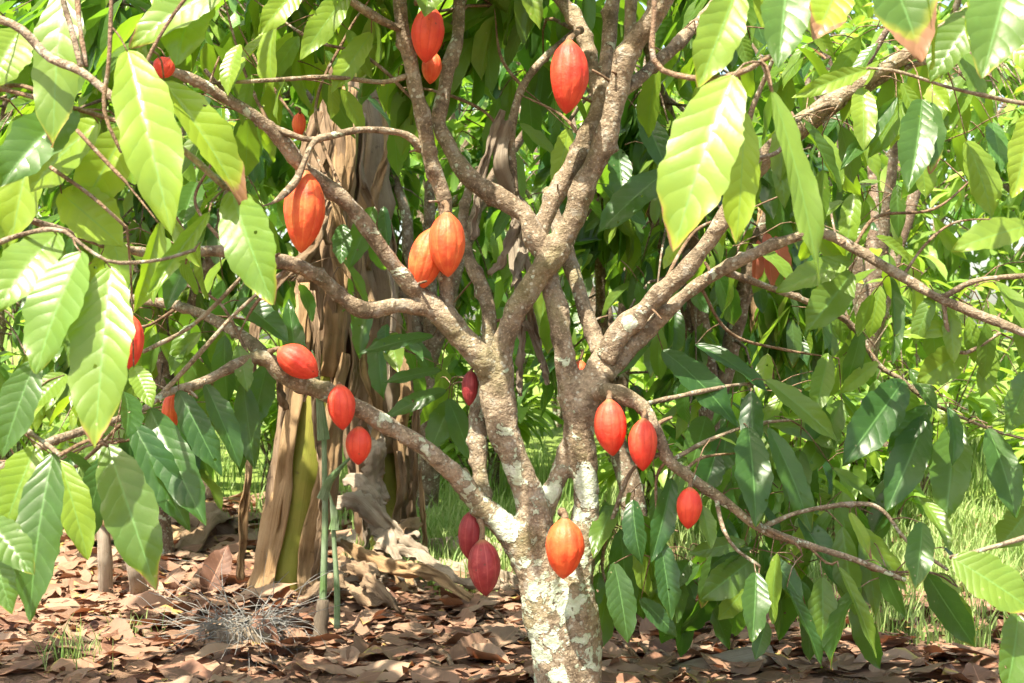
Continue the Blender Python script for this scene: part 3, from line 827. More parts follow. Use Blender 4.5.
# ------------------------------------------------------------------ the leaves one can pick out
# tree, base px, tip px, width px, depth y, tint(yellow, light with sun and shade put in, brown tip), bend, facing (up share, side share)
A, Bt, C3 = left_t, right_t, main
HL = [
    (A, 127, 50, 172, 236, 66, -1.70, (.75, 1, .2), .5, .5, .2), (A, 163, 82, 244, 208, 58, -1.62, (.95, 1, .45), .6, .3, .6),
    (A, 231, 190, 273, 305, 58, -1.60, (.35, 1, .25), .5, .5, -.2), (A, 82, 251, 36, 374, 68, -1.82, (.3, 1, .25), .35, .66, -.2),
    (A, 111, 266, 95, 448, 68, -1.80, (.4, .9, .28), .4, .45, .25), (A, 58, 233, -5, 312, 58, -1.72, (.3, .9, .1), .5, .9, .3),
    (A, 66, -15, 53, 148, 56, -1.50, (.45, .8, .4), .5, .4, .1), (A, 76, 110, 0, 187, 60, -1.5, (.1, .6, .1), .6, .8, .2),
    (A, 100, 122, 30, 192, 64, -1.42, (.8, .9, .0), .5, .3, -.3), (A, 232, -20, 130, 48, 52, -1.62, (.6, .9, .25), .5, .4, .2),
    (A, 205, -30, 176, 66, 66, -1.6, (.6, .9, .2), .4, .3, -.2), (A, 160, 222, 134, 313, 30, -1.68, (.9, 1, .1), .3, .1, .9),
    (A, 210, 212, 146, 298, 24, -1.66, (.6, 1, .1), -.5, .3, .9), (A, 60, 192, 122, 246, 60, -1.4, (.9, .9, .1), .4, .2, .2),
    (A, 20, 30, -12, 90, 60, -1.45, (.6, .8, .2), .4, .5, .3), (A, 128, 128, 78, 215, 58, -1.35, (.9, .9, .0), .4, .2, .4),
    (A, 35, 130, 10, 250, 50, -1.2, (.9, .8, .0), .4, .3, .3), (A, 36, 360, 2, 458, 46, -1.6, (.1, .4, .1), .4, .4, .2),
    (A, 66, 374, 30, 414, 36, -1.5, (.3, .6, .3), .6, .8, .1), (A, 133, 366, 152, 408, 26, -1.4, (.5, .8, .1), .4, .6, .3),
    (C3, 132, 422, 190, 532, 44, -.62, (.0, .25, .15), .4, .4, .2), (C3, 150, 408, 206, 526, 48, -.56, (.05, .35, .2), .4, .5, -.2),
    (C3, 178, 390, 222, 476, 36, -.48, (.0, .3, .15), .5, .3, .2), (C3, 205, 384, 240, 468, 32, -.42, (.0, .2, .1), .5, .5, .4),
    (A, 107, 444, 156, 590, 58, -1.55, (.15, .25, .3), .5, .55, .2), (A, 54, 452, 30, 622, 54, -1.62, (.02, .2, .15), .4, .45, -.2),
    (A, 36, 446, 4, 530, 50, -1.5, (.6, .7, .1), .4, .3, .2), (A, -14, 518, 34, 575, 40, -1.8, (.1, .35, .3), .5, .6, .2),
    (A, -8, 548, 12, 614, 32, -1.8, (.1, .4, .2), .4, .4, .2), (A, 30, 480, -10, 545, 48, -1.4, (.3, .5, .0), .4, .5, .4),
    (A, 60, 460, 88, 560, 40, -1.3, (.6, .6, .2), .4, .4, .5), (C3, 238, 345, 248, 392, 24, -.3, (.2, .5, .1), .4, .4, .3),
    (C3, 238, 300, 288, 342, 36, -.2, (.0, .2, .1), .5, .6, .3), (C3, 343, 224, 341, 264, 24, .0, (.0, .4, .0), .3, .6, .1),
    (C3, 268, 362, 252, 430, 34, -.1, (.0, .2, .1), .4, .5, .2), (C3, 300, 390, 288, 300, 30, .3, (.0, .2, .1), .4, .5, .2),
    # behind the middle
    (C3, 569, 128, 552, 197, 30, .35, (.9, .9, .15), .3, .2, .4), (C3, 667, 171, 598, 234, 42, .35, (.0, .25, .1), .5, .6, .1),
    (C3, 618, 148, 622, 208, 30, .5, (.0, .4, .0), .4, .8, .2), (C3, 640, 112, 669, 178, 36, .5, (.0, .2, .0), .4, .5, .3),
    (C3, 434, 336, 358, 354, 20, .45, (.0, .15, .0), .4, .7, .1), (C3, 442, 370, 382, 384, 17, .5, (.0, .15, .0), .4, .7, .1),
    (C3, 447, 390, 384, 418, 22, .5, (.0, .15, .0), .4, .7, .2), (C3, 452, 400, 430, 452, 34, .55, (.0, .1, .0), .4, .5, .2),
    (C3, 448, 398, 472, 464, 30, .5, (.0, .15, .0), .3, .4, .4), (C3, 432, -28, 425, 17, 38, -.2, (.4, .8, .3), .4, .5, .1),
    (C3, 372, 32, 331, 94, 30, -.1, (.8, .8, .2), .3, .3, .3), (C3, 305, -20, 258, 36, 34, -.4, (.8, .8, .1), .4, .3, .2),
    (C3, 350, -10, 300, 60, 34, -.2, (.6, .7, .2), .4, .3, .4), (C3, 520, -30, 540, 30, 26, .1, (.7, .8, .1), .4, .3, .2),
    # the top right corner
    (Bt, 733, 75, 673, 252, 80, -1.98, (.7, .9, .35), .45, .45, -.25), (Bt, 744, 110, 736, 244, 42, -1.8, (.9, 1, .3), .3, .2, .2),
    (Bt, 738, -15, 698, 88, 52, -1.86, (.7, .9, .3), .4, .3, .2), (Bt, 788, -30, 778, 68, 54, -1.85, (.05, .5, .15), .4, .8, -.1),
    (Bt, 842, -22, 814, 40, 46, -1.8, (1, 1, .7), .4, .5, .2), (Bt, 876, -50, 922, 62, 72, -1.85, (.08, .5, .75), .4, .5, .2),
    (Bt, 925, -14, 931, 70, 14, -1.9, (.9, .9, .1), .3, .1, .9), (Bt, 980, 8, 930, 82, 46, -1.7, (.15, .4, .15), .4, .4, -.3),
    (Bt, 1014, -40, 982, 78, 72, -1.85, (.12, .55, .15), .4, .55, -.2), (Bt, 978, -20, 970, 52, 30, -1.8, (.7, .8, .4), .3, .3, .3),
    (Bt, 772, 90, 819, 284, 36, -1.95, (.45, .8, .15), .3, .4, .55), (Bt, 1030, 225, 952, 250, 36, -1.6, (.5, .6, .1), .3, .5, .2),
    (Bt, 952, 558, 1034, 612, 56, -1.75, (.5, .6, .3), .4, .3, .2), (Bt, 1018, 614, 1004, 700, 48, -1.7, (.2, .6, .1), .4, .5, .2),
    (Bt, 868, 69, 792, 98, 22, -1.5, (.7, .8, .1), .3, .3, .2), (Bt, 1032, 110, 1012, 198, 46, -1.4, (.8, .7, .1), .4, .2, .2),
    (C3, 799, 118, 840, 192, 22, -.3, (.1, .3, .1), .3, .4, .8), (C3, 897, 97, 840, 170, 26, -.35, (.1, .3, .2), -.3, .4, .6),
    (C3, 922, 99, 908, 192, 46, -.4, (.05, .4, .1), .4, .6, .2), (C3, 932, 102, 930, 174, 30, -.35, (.0, .3, .5), .4, .5, .4),
    (C3, 905, 100, 868, 158, 32, -.3, (.3, .5, .2), .4, .4, .2), (C3, 966, 140, 992, 218, 42, -.2, (.7, .7, .1), .4, .2, .3),
    (C3, 992, 122, 1001, 172, 30, -.3, (.0, .9, .0), .3, .9, .2), (C3, 918, 150, 926, 200, 34, .1, (.7, .7, .1), .3, .2, .3),
    # right side
    (C3, 852, 260, 776, 292, 34, -.1, (.5, .6, .1), .3, .4, .1), (C3, 852, 272, 806, 332, 46, .0, (.3, .4, .1), .4, .2, .2),
    (C3, 890, 276, 893, 364, 26, -.15, (.0, .2, .1), .3, .4, .7), (C3, 966, 326, 896, 336, 22, -.2, (.6, .7, .1), .3, .3, .2),
    (C3, 966, 350, 916, 382, 42, -.1, (.5, .4, .1), .3, .2, .1), (C3, 990, 342, 980, 398, 30, -.1, (.4, .4, .1), .4, .3, .2),
    (C3, 878, 362, 838, 394, 20, .15, (.7, .7, .1), .3, .4, .2), (C3, 828, 353, 814, 418, 28, .2, (.5, .9, .0), .4, .6, .2),
    (C3, 904, 380, 842, 466, 52, .1, (.0, .4, .1), .5, .6, .2), (C3, 926, 416, 886, 512, 46, .1, (.05, .35, .1), .4, .5, .2),
    (C3, 955, 424, 945, 522, 50, .08, (.05, .5, .15), .4, .55, -.1), (C3, 988, 428, 1016, 518, 42, .1, (.1, .5, .1), .4, .5, .2),
    (C3, 1030, 372, 1004, 434, 42, .0, (.2, .6, .0), .4, .6, .2), (C3, 662, 350, 738, 428, 44, .1, (.0, .2, .1), .6, .6, .2),
    (C3, 695, 344, 768, 392, 28, .15, (.0, .2, .1), .5, .9, .2), (C3, 765, 380, 838, 442, 30, .0, (.4, .5, .1), .4, .5, .2),
    (C3, 748, 427, 756, 527, 46, -.1, (.0, .4, .1), .4, .8, .1), (C3, 768, 427, 812, 534, 34, -.05, (.05, .4, .15), .4, .5, .4),
    (C3, 706, 416, 690, 470, 38, .15, (.0, .15, .0), .4, .4, .2), (C3, 727, 426, 720, 476, 34, .1, (.0, .2, .0), .4, .5, .2),
    (C3, 716, 452, 702, 496, 36, .05, (.0, .15, .1), .4, .4, .2), (C3, 672, 478, 651, 562, 30, -.1, (.0, .15, .1), .4, .4, .3),
    (C3, 660, 540, 671, 620, 32, -.15, (.05, .3, .1), .4, .3, .2), (C3, 702, 506, 711, 549, 22, -.2, (.3, .6, .1), .3, .4, .2),
    (C3, 746, 541, 688, 554, 22, -.15, (.2, .4, .0), .3, .3, .1), (C3, 756, 556, 700, 600, 42, -.1, (.2, .35, .0), .4, .2, .2),
    (C3, 756, 572, 752, 642, 36, -.3, (.0, .3, .1), .4, .6, .1), (C3, 766, 622, 755, 660, 22, -.25, (.0, .2, .0), .4, .5, .1),
    (C3, 770, 556, 802, 602, 28, -.25, (.0, .3, .0), .4, .6, .3), (C3, 786, 586, 822, 668, 22, -.3, (.0, .2, .1), .3, .3, .6),
    (C3, 822, 576, 822, 648, 36, -.25, (.3, .35, .0), .3, .2, .2), (C3, 838, 566, 876, 658, 20, -.3, (.4, .6, .0), .3, .3, .7),
    (C3, 614, 562, 628, 643, 36, -.1, (.0, .15, .1), .4, .4, .2), (C3, 640, 598, 677, 637, 24, -.05, (.0, .15, .0), .4, .5, .2),
    (C3, 746, 588, 718, 620, 26, .05, (.6, .6, .0), .3, .2, .2), (C3, 922, 522, 915, 590, 34, -.2, (.0, .7, .3), .4, .7, .2),
    (C3, 940, 572, 946, 613, 36, .1, (.6, .6, .1), .3, .2, .2), (C3, 1030, 508, 998, 548, 42, .2, (.4, .4, .1), .4, .2, .1),
    (C3, 849, 512, 871, 559, 17, -.1, (1, 1, .6), .4, .5, .2), (C3, 838, 502, 851, 562, 28, -.05, (.2, .5, .0), .4, .3, .2),
    (C3, 858, 526, 908, 594, 26, -.1, (.5, .8, .1), .3, .3, .5), (C3, 832, 468, 877, 502, 20, .1, (.4, .9, .1), .3, .7, .2),
    (C3, 600, 572, 592, 610, 20, .1, (.1, .3, .0), .4, .5, .2), (C3, 690, 560, 668, 592, 24, .1, (.1, .3, .0), .4, .4, .2),
    (C3, 800, 450, 790, 520, 34, .2, (.1, .3, .0), .4, .4, .2), (C3, 842, 400, 800, 480, 36, .3, (.3, .6, .0), .4, .4, .2),
]
rl = np.random.default_rng(5)
cnt = {}
for tr_, x0, y0, x1, y1, wpx, yy, tint, bend, up, side in HL:
    k_ = (yy - CAM[1]) / F
    dz = rl.uniform(-0.02, 0.03) + 0.85 * (side * 0.8 * (x1 - x0) * k_ - up * (y1 - y0) * k_)
    dz = min(0.16, max(-0.2, dz))
    b = P(x0, y0, yy)
    e = P(x1, y1, yy + dz)
    ch = e - b
    cl = np.linalg.norm(ch)
    cd = ch / cl
    n = np.array([side * 0.8, -1.0, up])
    n = unit(n - cd * n.dot(cd))
    h = bend / 2
    d = cd * math.cos(h) + n * math.sin(h)
    nn = n * math.cos(h) - cd * math.sin(h)
    L = cl * abs(h) / abs(math.sin(h))
    W = wpx * (0.9 if yy < -1 else 0.82) * (yy - CAM[1]) / F
    foldv = rl.uniform(0.12, 0.35) if side < .6 else rl.uniform(.5, .8)
    if cnt.get(tr_.name, 0) < 100:
        V, Q, UV, C = leaves([b], [d], [nn], L, W, bend, foldv, np.clip(np.array(tint) + np.array([rl.uniform(-.08, .12), rl.uniform(-.12, .1), rl.uniform(0, .22)]), 0, 1), 12, 30, 0.0005, 0.03, int(x0 + y0 * 3))
        build('leaf', V, Q, M['leaf'], tr_, UV, C)
        cnt[tr_.name] = cnt.get(tr_.name, 0) + 1
    else:
        ex = PARTS[tr_.name].setdefault('extra', MB())
        V, Q, UV, C = leaves([b], [d], [nn], L, W, bend, foldv, np.array(tint), 8, 16, 0.0032, 0.02, int(x0))
        ex.add(V, Q, UV, C)
    # petiole back to the nearest branch
    best, bp = 1e9, None
    for ln in PARTS[tr_.name]['lines']:
        dd = np.linalg.norm(ln - b - np.array([0, 0, 0.05]), axis=1)
        k = dd.argmin()
        if dd[k] < best:
            best, bp = dd[k], ln[k]
    if best < 1.2:
        r1 = 0.0014
        twig(tr_, bp, b + d * 0.004, max(r1, min(0.004, 0.0018 + best * 0.004)), r1, 0.12)


# ------------------------------------------------------------------ crowns
def spray(tips, roots, n_leaf, size, yel, bri, brn=0.15, droop=0.8, spread=0.28, r=rng):
    """Leaves set along the outer part of each twig: returns arrays for leaves()."""
    B, D, N, L, T = [], [], [], [], []
    for tp, rt in zip(tips, roots):
        ax = unit(tp - rt)
        k = r.integers(max(2, n_leaf - 3), n_leaf + 4)
        y0 = np.clip(yel + r.normal(0, 0.25), 0, 1)
        for _ in range(k):
            s = r.uniform(0, 1)
            b = tp - ax * s * spread + r.normal(0, 0.025, 3)
            out = unit(np.cross(ax, r.normal(0, 1, 3)))
            d = unit(ax * r.uniform(0.1, 0.7) + out * r.uniform(0.3, 1.0) + np.array([0, 0, -droop * r.uniform(0.4, 1.5)]))
            up = np.array([0, 0, 1.0]) + r.normal(0, 0.3, 3)
            if abs(d[2]) > 0.75:
                up = up + np.array([out[0], out[1], 0.3]) * 1.5
            B.append(b), D.append(d), N.append(up)
            L.append(size * r.uniform(0.6, 1.15))
            T.append([np.clip(y0 + r.normal(0, 0.2), 0, 1), np.clip(bri + r.normal(0, 0.25), 0, 1), max(0, r.normal(brn, 0.2))])
    return [np.array(a) for a in (B, D, N, L, T)]


def grow(tree, base, height, spread, n_twig, n_leaf, size, yel, bri, mat, bark, keep=None, zmin=0.55, seed=1, nu=2, nv=5, droop=0.8, trunk_r=0.06, n_limb=5, limbs=True, cr=None):
    r = np.random.default_rng(seed)
    base = np.asarray(base, float)
    info = PARTS[tree.name]
    k0 = keep
    keep = (lambda B: k0(B) & sunny(B)) if k0 is not None else sunny
    if limbs:
        fork = base + np.array([r.normal(0, 0.1), r.normal(0, 0.1), height * r.uniform(0.2, 0.3)])
        sp = spline(np.array([[*(base - [0, 0, 0.06]), trunk_r * 1.25], [*((base + fork) / 2 + r.normal(0, 0.03, 3)), trunk_r], [*fork, trunk_r * 0.9]]), 16)
        V, Q, UV = tube(sp[:, :3], sp[:, 3], 10, 0.12)
        mbk = MB().add(V, Q, UV)
        a0 = r.uniform(0, 6.28)
        for k in range(n_limb):
            a = a0 + k * 2 * math.pi / n_limb + r.normal(0, 0.25)
            o = np.array([math.cos(a), math.sin(a), 0])
            rr, hh = spread * r.uniform(0.45, 0.9), (height - fork[2] + base[2]) * r.uniform(0.6, 0.95)
            p1 = fork + o * rr * 0.35 + np.array([0, 0, hh * 0.5])
            p2 = fork + o * rr * 0.75 + np.array([0, 0, hh * 0.8])
            p3 = fork + o * rr + np.array([0, 0, hh])
            sp = spline(np.array([[*fork, trunk_r * 0.7], [*p1, trunk_r * 0.5], [*p2, trunk_r * 0.32], [*p3, trunk_r * 0.15]]), 22)
            sp[:, :3] += np.cumsum(r.normal(0, 0.008, (22, 3)), axis=0)
            V, Q, UV = tube(sp[:, :3], sp[:, 3], 8, 0.1)
            mbk.add(V, Q, UV)
            info['lines'].append(sp[:, :3])
        mbk.build('trunk', bark, tree)
    allp = np.vstack(info['lines'])
    tips, roots = [], []
    c = base + np.array([0, 0, (height + zmin) / 2]) if cr is None else np.asarray(cr[0], float)
    e = np.array([spread, spread, (height - zmin) / 2]) if cr is None else np.asarray(cr[1], float)
    cl = c + unit(r.normal(0, 1, (max(4, n_twig // 9), 3))) * e * r.uniform(0.45, 0.95, (max(4, n_twig // 9), 1))
    for _ in range(n_twig):
        q = cl[r.integers(len(cl))] + r.normal(0, 0.22, 3) * e
        if q[2] < base[2] + zmin * 0.8:
            continue
        dd = np.linalg.norm(allp - q - np.array([0, 0, 0.25]), axis=1)
        rt = allp[dd.argmin()]
        tips.append(q), roots.append(rt)
    B, D, N, L, T = spray(tips, roots, n_leaf, size, yel, bri, droop=droop, r=r)
    if keep is not None:
        m = keep(B) & keep(B + D * L[:, None]) & keep(B + D * L[:, None] * 0.5)
        B, D, N, L, T = B[m], D[m], N[m], L[m], T[m]
    V, Q, UV, C = leaves(B, D, N, L, L * r.uniform(0.3, 0.42, len(L)), r.uniform(0.1, 0.9, len(L)), r.uniform(0.1, 0.5, len(L)), T, nu, nv, 0, 0.03, seed)
    fo = build('foliage', V, Q, mat, tree, UV, C)
    fo['kind'] = 'stuff'
    mt = MB()
    for tp, rt in zip(tips, roots):
        if keep is not None:
            s_ = rt[None] + (tp - rt)[None] * np.linspace(0.15, 1, 6)[:, None]
            if not keep(s_).all():
                continue
        ln = np.linalg.norm(tp - rt)
        mid = (tp + rt) / 2 + np.array([0, 0, 0.12 * ln]) + r.normal(0, 0.04, 3)
        sp = spline(np.array([rt, mid, tp]), max(5, int(ln * 9)))
        V, Q, UV = tube(sp, np.linspace(min(0.012, 0.004 + ln * 0.006), 0.002, len(sp)), 5 if nu < 3 else 6)
        V, Q, UV = V, Q, UV
        mt.add(V, Q, UV)
    if mt.n:
        tw = mt.build('twigs', bark, tree)
        tw['kind'] = 'stuff'
    return fo


def clear_front(ymax, pad=25):
    def keep(B):
        x, y, d = proj(B)
        inside = (x > -pad) & (x < 1024 + pad) & (y > -pad) & (y < 683 + pad)
        return ~inside | (B[:, 1] > ymax)
    return keep


LIT = [(P(60, 290, -1.8), .28), (P(150, 130, -1.65), .32), (P(95, 380, -1.8), .26), (P(250, 240, -1.6), .2), (P(700, 160, -1.95), .26), (P(575, 590, 0), .05),
       (P(640, 320, -.05), .13), (P(400, 280, -.08), .13), (P(570, 200, 0), .1), (P(520, 470, 0), .045), (P(564, 548, -.16), .1), (P(430, 240, -.1), .14), (P(303, 210, -.2), .12),
       (P(625, 440, -.15), .08), (P(567, 75, -.12), .1), (P(900, 70, -1.8), .2), (P(30, 60, -1.5), .25), (P(950, 470, .1), .1), (P(140, 520, -1.5), .09), (P(750, 480, 0), .07),
       (np.array([2.4, 2.6, 0]), .6), (np.array([3.3, 3.4, 0]), .8), (np.array([2.0, 1.6, 0]), .4), (np.array([3.0, 4.6, 0]), .9), (np.array([-.32, 2.7, 0]), .6), (np.array([-.3, 3.8, 0]), .7), (np.array([-.2, 5.0, 0]), .6),
       (np.array([-.45, 1.6, 0]), .16), (np.array([-1.3, .6, 0]), .12), (np.array([.9, .6, 0]), .14), (np.array([1.2, 4.6, 1.0]), .7), (np.array([2.2, 4.9, 1.1]), .8), (np.array([3.3, 5.0, 1.1]), .8), (np.array([4.5, 5.6, 1.1]), .8),
       (np.array([.7, 4.2, 1.0]), .5), (np.array([-2.4, 5.6, 1.4]), .8), (np.array([-3.5, 5.6, 1.4]), .8), (np.array([2.0, 2.2, 1.4]), .35), (np.array([2.9, 3.0, 1.5]), .5), (P(840, 180, 0), .25), (P(960, 200, 0), .25), (P(860, 400, .2), .1), (P(930, 280, -.1), .3), (P(840, 330, .4), .25), (P(780, 230, .5), .2), (P(880, 200, 1.0), .35), (P(960, 330, 1.2), .4), (P(520, 240, .2), .1), (P(538, 345, .22), .1), (P(170, 200, .3), .25), (P(60, 180, -1), .25)]


def sunny(B):  # drops crown leaves that would shade the LIT spots; gaps shaped for sunlight
    ok = np.ones(len(B), bool)
    for p, rad in LIT:
        v = B - p
        t_ = v @ SUN
        ok &= ~((t_ > 0.12) & (np.linalg.norm(v - t_[:, None] * SUN, axis=1) < rad))
    return ok


def window(boxes, base=None):
    """Leaves stay out of the lines of sight the grower of the place has kept pruned."""
    def keep(B):
        x, y, d = proj(B)
        ok = np.ones(len(B), bool) if base is None else base(B)
        for (x0, y0, x1, y1) in boxes:
            ok &= ~((x > x0) & (x < x1) & (y > y0) & (y < y1))
        return ok
    return keep


PODBOX = [(288, 105, 312, 145), (288, 170, 322, 253), (402, 210, 466, 295), (410, 5, 445, 85), (550, 38, 588, 115), (278, 345, 318, 380), (328, 384, 374, 466), (594, 398, 660, 472), (676, 486, 703, 530), (545, 516, 584, 580), (456, 508, 502, 598), (155, 55, 175, 80), (460, 370, 480, 406), (575, 358, 586, 390)]


def dress(tree, rows, n, size, seed, yel, bri, spread=0.2):
    """Leaves hanging on short stalks along stretches of branch."""
    r = np.random.default_rng(seed)
    B, D, N, L, T = [], [], [], [], []
    for (xa, ya, xb, yb, yy) in rows:
        for _ in range(n):
            f = r.random()
            p0 = P(xa + (xb - xa) * f, ya + (yb - ya) * f, yy)
            o = r.normal(0, 1, 3) * [1, 1, .5]
            b = p0 + unit(o) * r.uniform(.03, spread) + [0, .06, -.01]
            d = unit(o * .55 + np.array([0, 0, -r.uniform(.3, 1.4)]))
            qx, qy, _d = proj(b + d * np.array([0, .35, .7])[:, None] * size)
            if any(((qx > q[0] - 12) & (qx < q[2] + 12) & (qy > q[1] - 12) & (qy < q[3] + 12)).any() for q in PODBOX):
                continue
            twig(tree, p0, b, .0022, .0014, .1)
            B.append(b), D.append(d), N.append(np.array([r.normal(0, .4), -r.uniform(0, .9), 1.0]) if d[2] > -.8 else np.array([r.normal(0, .6), -1, .4]))
            L.append(size * r.uniform(.65, 1.15)), T.append([np.clip(yel + r.normal(0, .2), 0, 1), np.clip(bri + r.normal(0, .2), 0, 1), max(0, r.normal(.12, .15))])
    B, D, N, L, T = [np.array(a) for a in (B, D, N, L, T)]
    return leaves(B, D, N, L, L * r.uniform(.3, .38, len(L)), r.uniform(.1, .8, len(L)), r.uniform(.1, .5, len(L)), T, 6, 14, .0012, .03, seed)


ex = PARTS[main.name].setdefault('extra', MB())
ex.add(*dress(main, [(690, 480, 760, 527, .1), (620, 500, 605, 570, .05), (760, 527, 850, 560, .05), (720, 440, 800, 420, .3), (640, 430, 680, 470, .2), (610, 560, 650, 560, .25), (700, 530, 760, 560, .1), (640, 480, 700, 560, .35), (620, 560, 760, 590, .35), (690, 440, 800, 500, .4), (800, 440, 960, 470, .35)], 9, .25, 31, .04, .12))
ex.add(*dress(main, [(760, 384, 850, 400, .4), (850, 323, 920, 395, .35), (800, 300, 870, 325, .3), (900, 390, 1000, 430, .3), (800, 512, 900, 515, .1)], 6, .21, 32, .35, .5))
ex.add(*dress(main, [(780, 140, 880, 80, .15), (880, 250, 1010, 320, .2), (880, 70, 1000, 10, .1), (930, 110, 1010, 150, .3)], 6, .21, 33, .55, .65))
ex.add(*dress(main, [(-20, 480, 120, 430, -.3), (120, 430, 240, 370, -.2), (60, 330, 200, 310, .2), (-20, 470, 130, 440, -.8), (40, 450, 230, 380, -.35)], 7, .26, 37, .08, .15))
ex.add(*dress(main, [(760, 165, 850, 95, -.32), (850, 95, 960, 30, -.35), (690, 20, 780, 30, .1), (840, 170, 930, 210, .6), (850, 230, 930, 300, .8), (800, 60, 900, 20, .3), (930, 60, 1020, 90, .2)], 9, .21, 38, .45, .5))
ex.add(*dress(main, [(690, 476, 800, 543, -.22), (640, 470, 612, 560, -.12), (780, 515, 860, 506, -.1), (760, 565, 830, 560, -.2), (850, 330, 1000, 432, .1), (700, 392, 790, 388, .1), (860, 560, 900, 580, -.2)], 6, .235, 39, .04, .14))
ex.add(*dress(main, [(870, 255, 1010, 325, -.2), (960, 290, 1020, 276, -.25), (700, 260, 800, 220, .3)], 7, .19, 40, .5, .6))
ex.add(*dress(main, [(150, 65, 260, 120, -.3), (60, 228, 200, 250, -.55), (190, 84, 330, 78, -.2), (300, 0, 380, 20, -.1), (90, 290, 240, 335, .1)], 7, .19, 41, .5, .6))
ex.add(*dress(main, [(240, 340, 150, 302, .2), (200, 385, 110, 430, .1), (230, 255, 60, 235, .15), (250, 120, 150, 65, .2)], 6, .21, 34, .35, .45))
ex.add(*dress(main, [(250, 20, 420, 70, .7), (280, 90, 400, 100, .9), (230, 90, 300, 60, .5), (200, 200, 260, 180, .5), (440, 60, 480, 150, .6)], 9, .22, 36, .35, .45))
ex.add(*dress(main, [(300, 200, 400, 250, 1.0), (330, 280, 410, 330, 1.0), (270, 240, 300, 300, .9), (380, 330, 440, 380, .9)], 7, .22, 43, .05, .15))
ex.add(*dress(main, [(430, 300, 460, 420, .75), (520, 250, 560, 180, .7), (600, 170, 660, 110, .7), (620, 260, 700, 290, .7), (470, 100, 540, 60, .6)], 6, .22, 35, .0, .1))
YL = [(765, 232, 776, 290, 22), (775, 236, 788, 280, 20), (758, 240, 757, 285, 16)]
for (x0, y0, x1, y1, w_) in YL:
    b, e = P(x0, y0, .9), P(x1, y1, .88)
    V, Q, UV, C = leaves([b], [e - b], [[.3, -1, .3]], np.linalg.norm(e - b), w_ * 5.1 / F, .3, .5, np.array([.2, .5, 0]), 8, 18, .002, .03, x0)
    o = build('young_leaf', V, Q, M['flush'], main, UV, C)
    o['label'] = 'drooping pinkish red young leaf'
twig(main, P(740, 262, -.03), P(766, 232, .9), .004, .002, .05)

OPEN = [(400, 458, 545, 640), (225, 400, 425, 640), (0, 575, 1024, 720), (835, 520, 1024, 700)]
# crown of the middle tree: overhead and behind
grow(main, (0.15, 0, 0), 3.2, 1.7, 190, 10, 0.28, .25, .45, M['leaf'], M['twig'], window(OPEN, clear_front(0.3)), 1.3, 11, 4, 8, limbs=False, cr=((-0.2, -0.1, 2.5), (1.7, 1.4, 0.7)))
grow(left_t, (-2.5, -1.35, 0), 3.0, 1.4, 60, 9, 0.27, .4, .6, M['leaf'], M['twig'], clear_front(9), 1.0, 12, 4, 8, limbs=False, cr=((-2.4, -1.1, 2.2), (1.2, 1.1, 0.8)))
grow(right_t, (2.45, -1.5, 0), 3.0, 1.4, 42, 9, 0.27, .4, .6, M['leaf'], M['twig'], clear_front(9), 1.0, 13, 4, 8, limbs=False, cr=((2.5, -1.2, 2.1), (1.2, 1.1, 0.8)))
for t_ in (main, left_t, right_t):
    tw = PARTS[t_.name]['twigs'].build('leaf_stalks', M['twig'], t_)
    tw['kind'] = 'stuff'
    if 'extra' in PARTS[t_.name]:
        ex = PARTS[t_.name]['extra'].build('far_leaves', M['leaf'], t_)
        ex['kind'] = 'stuff'

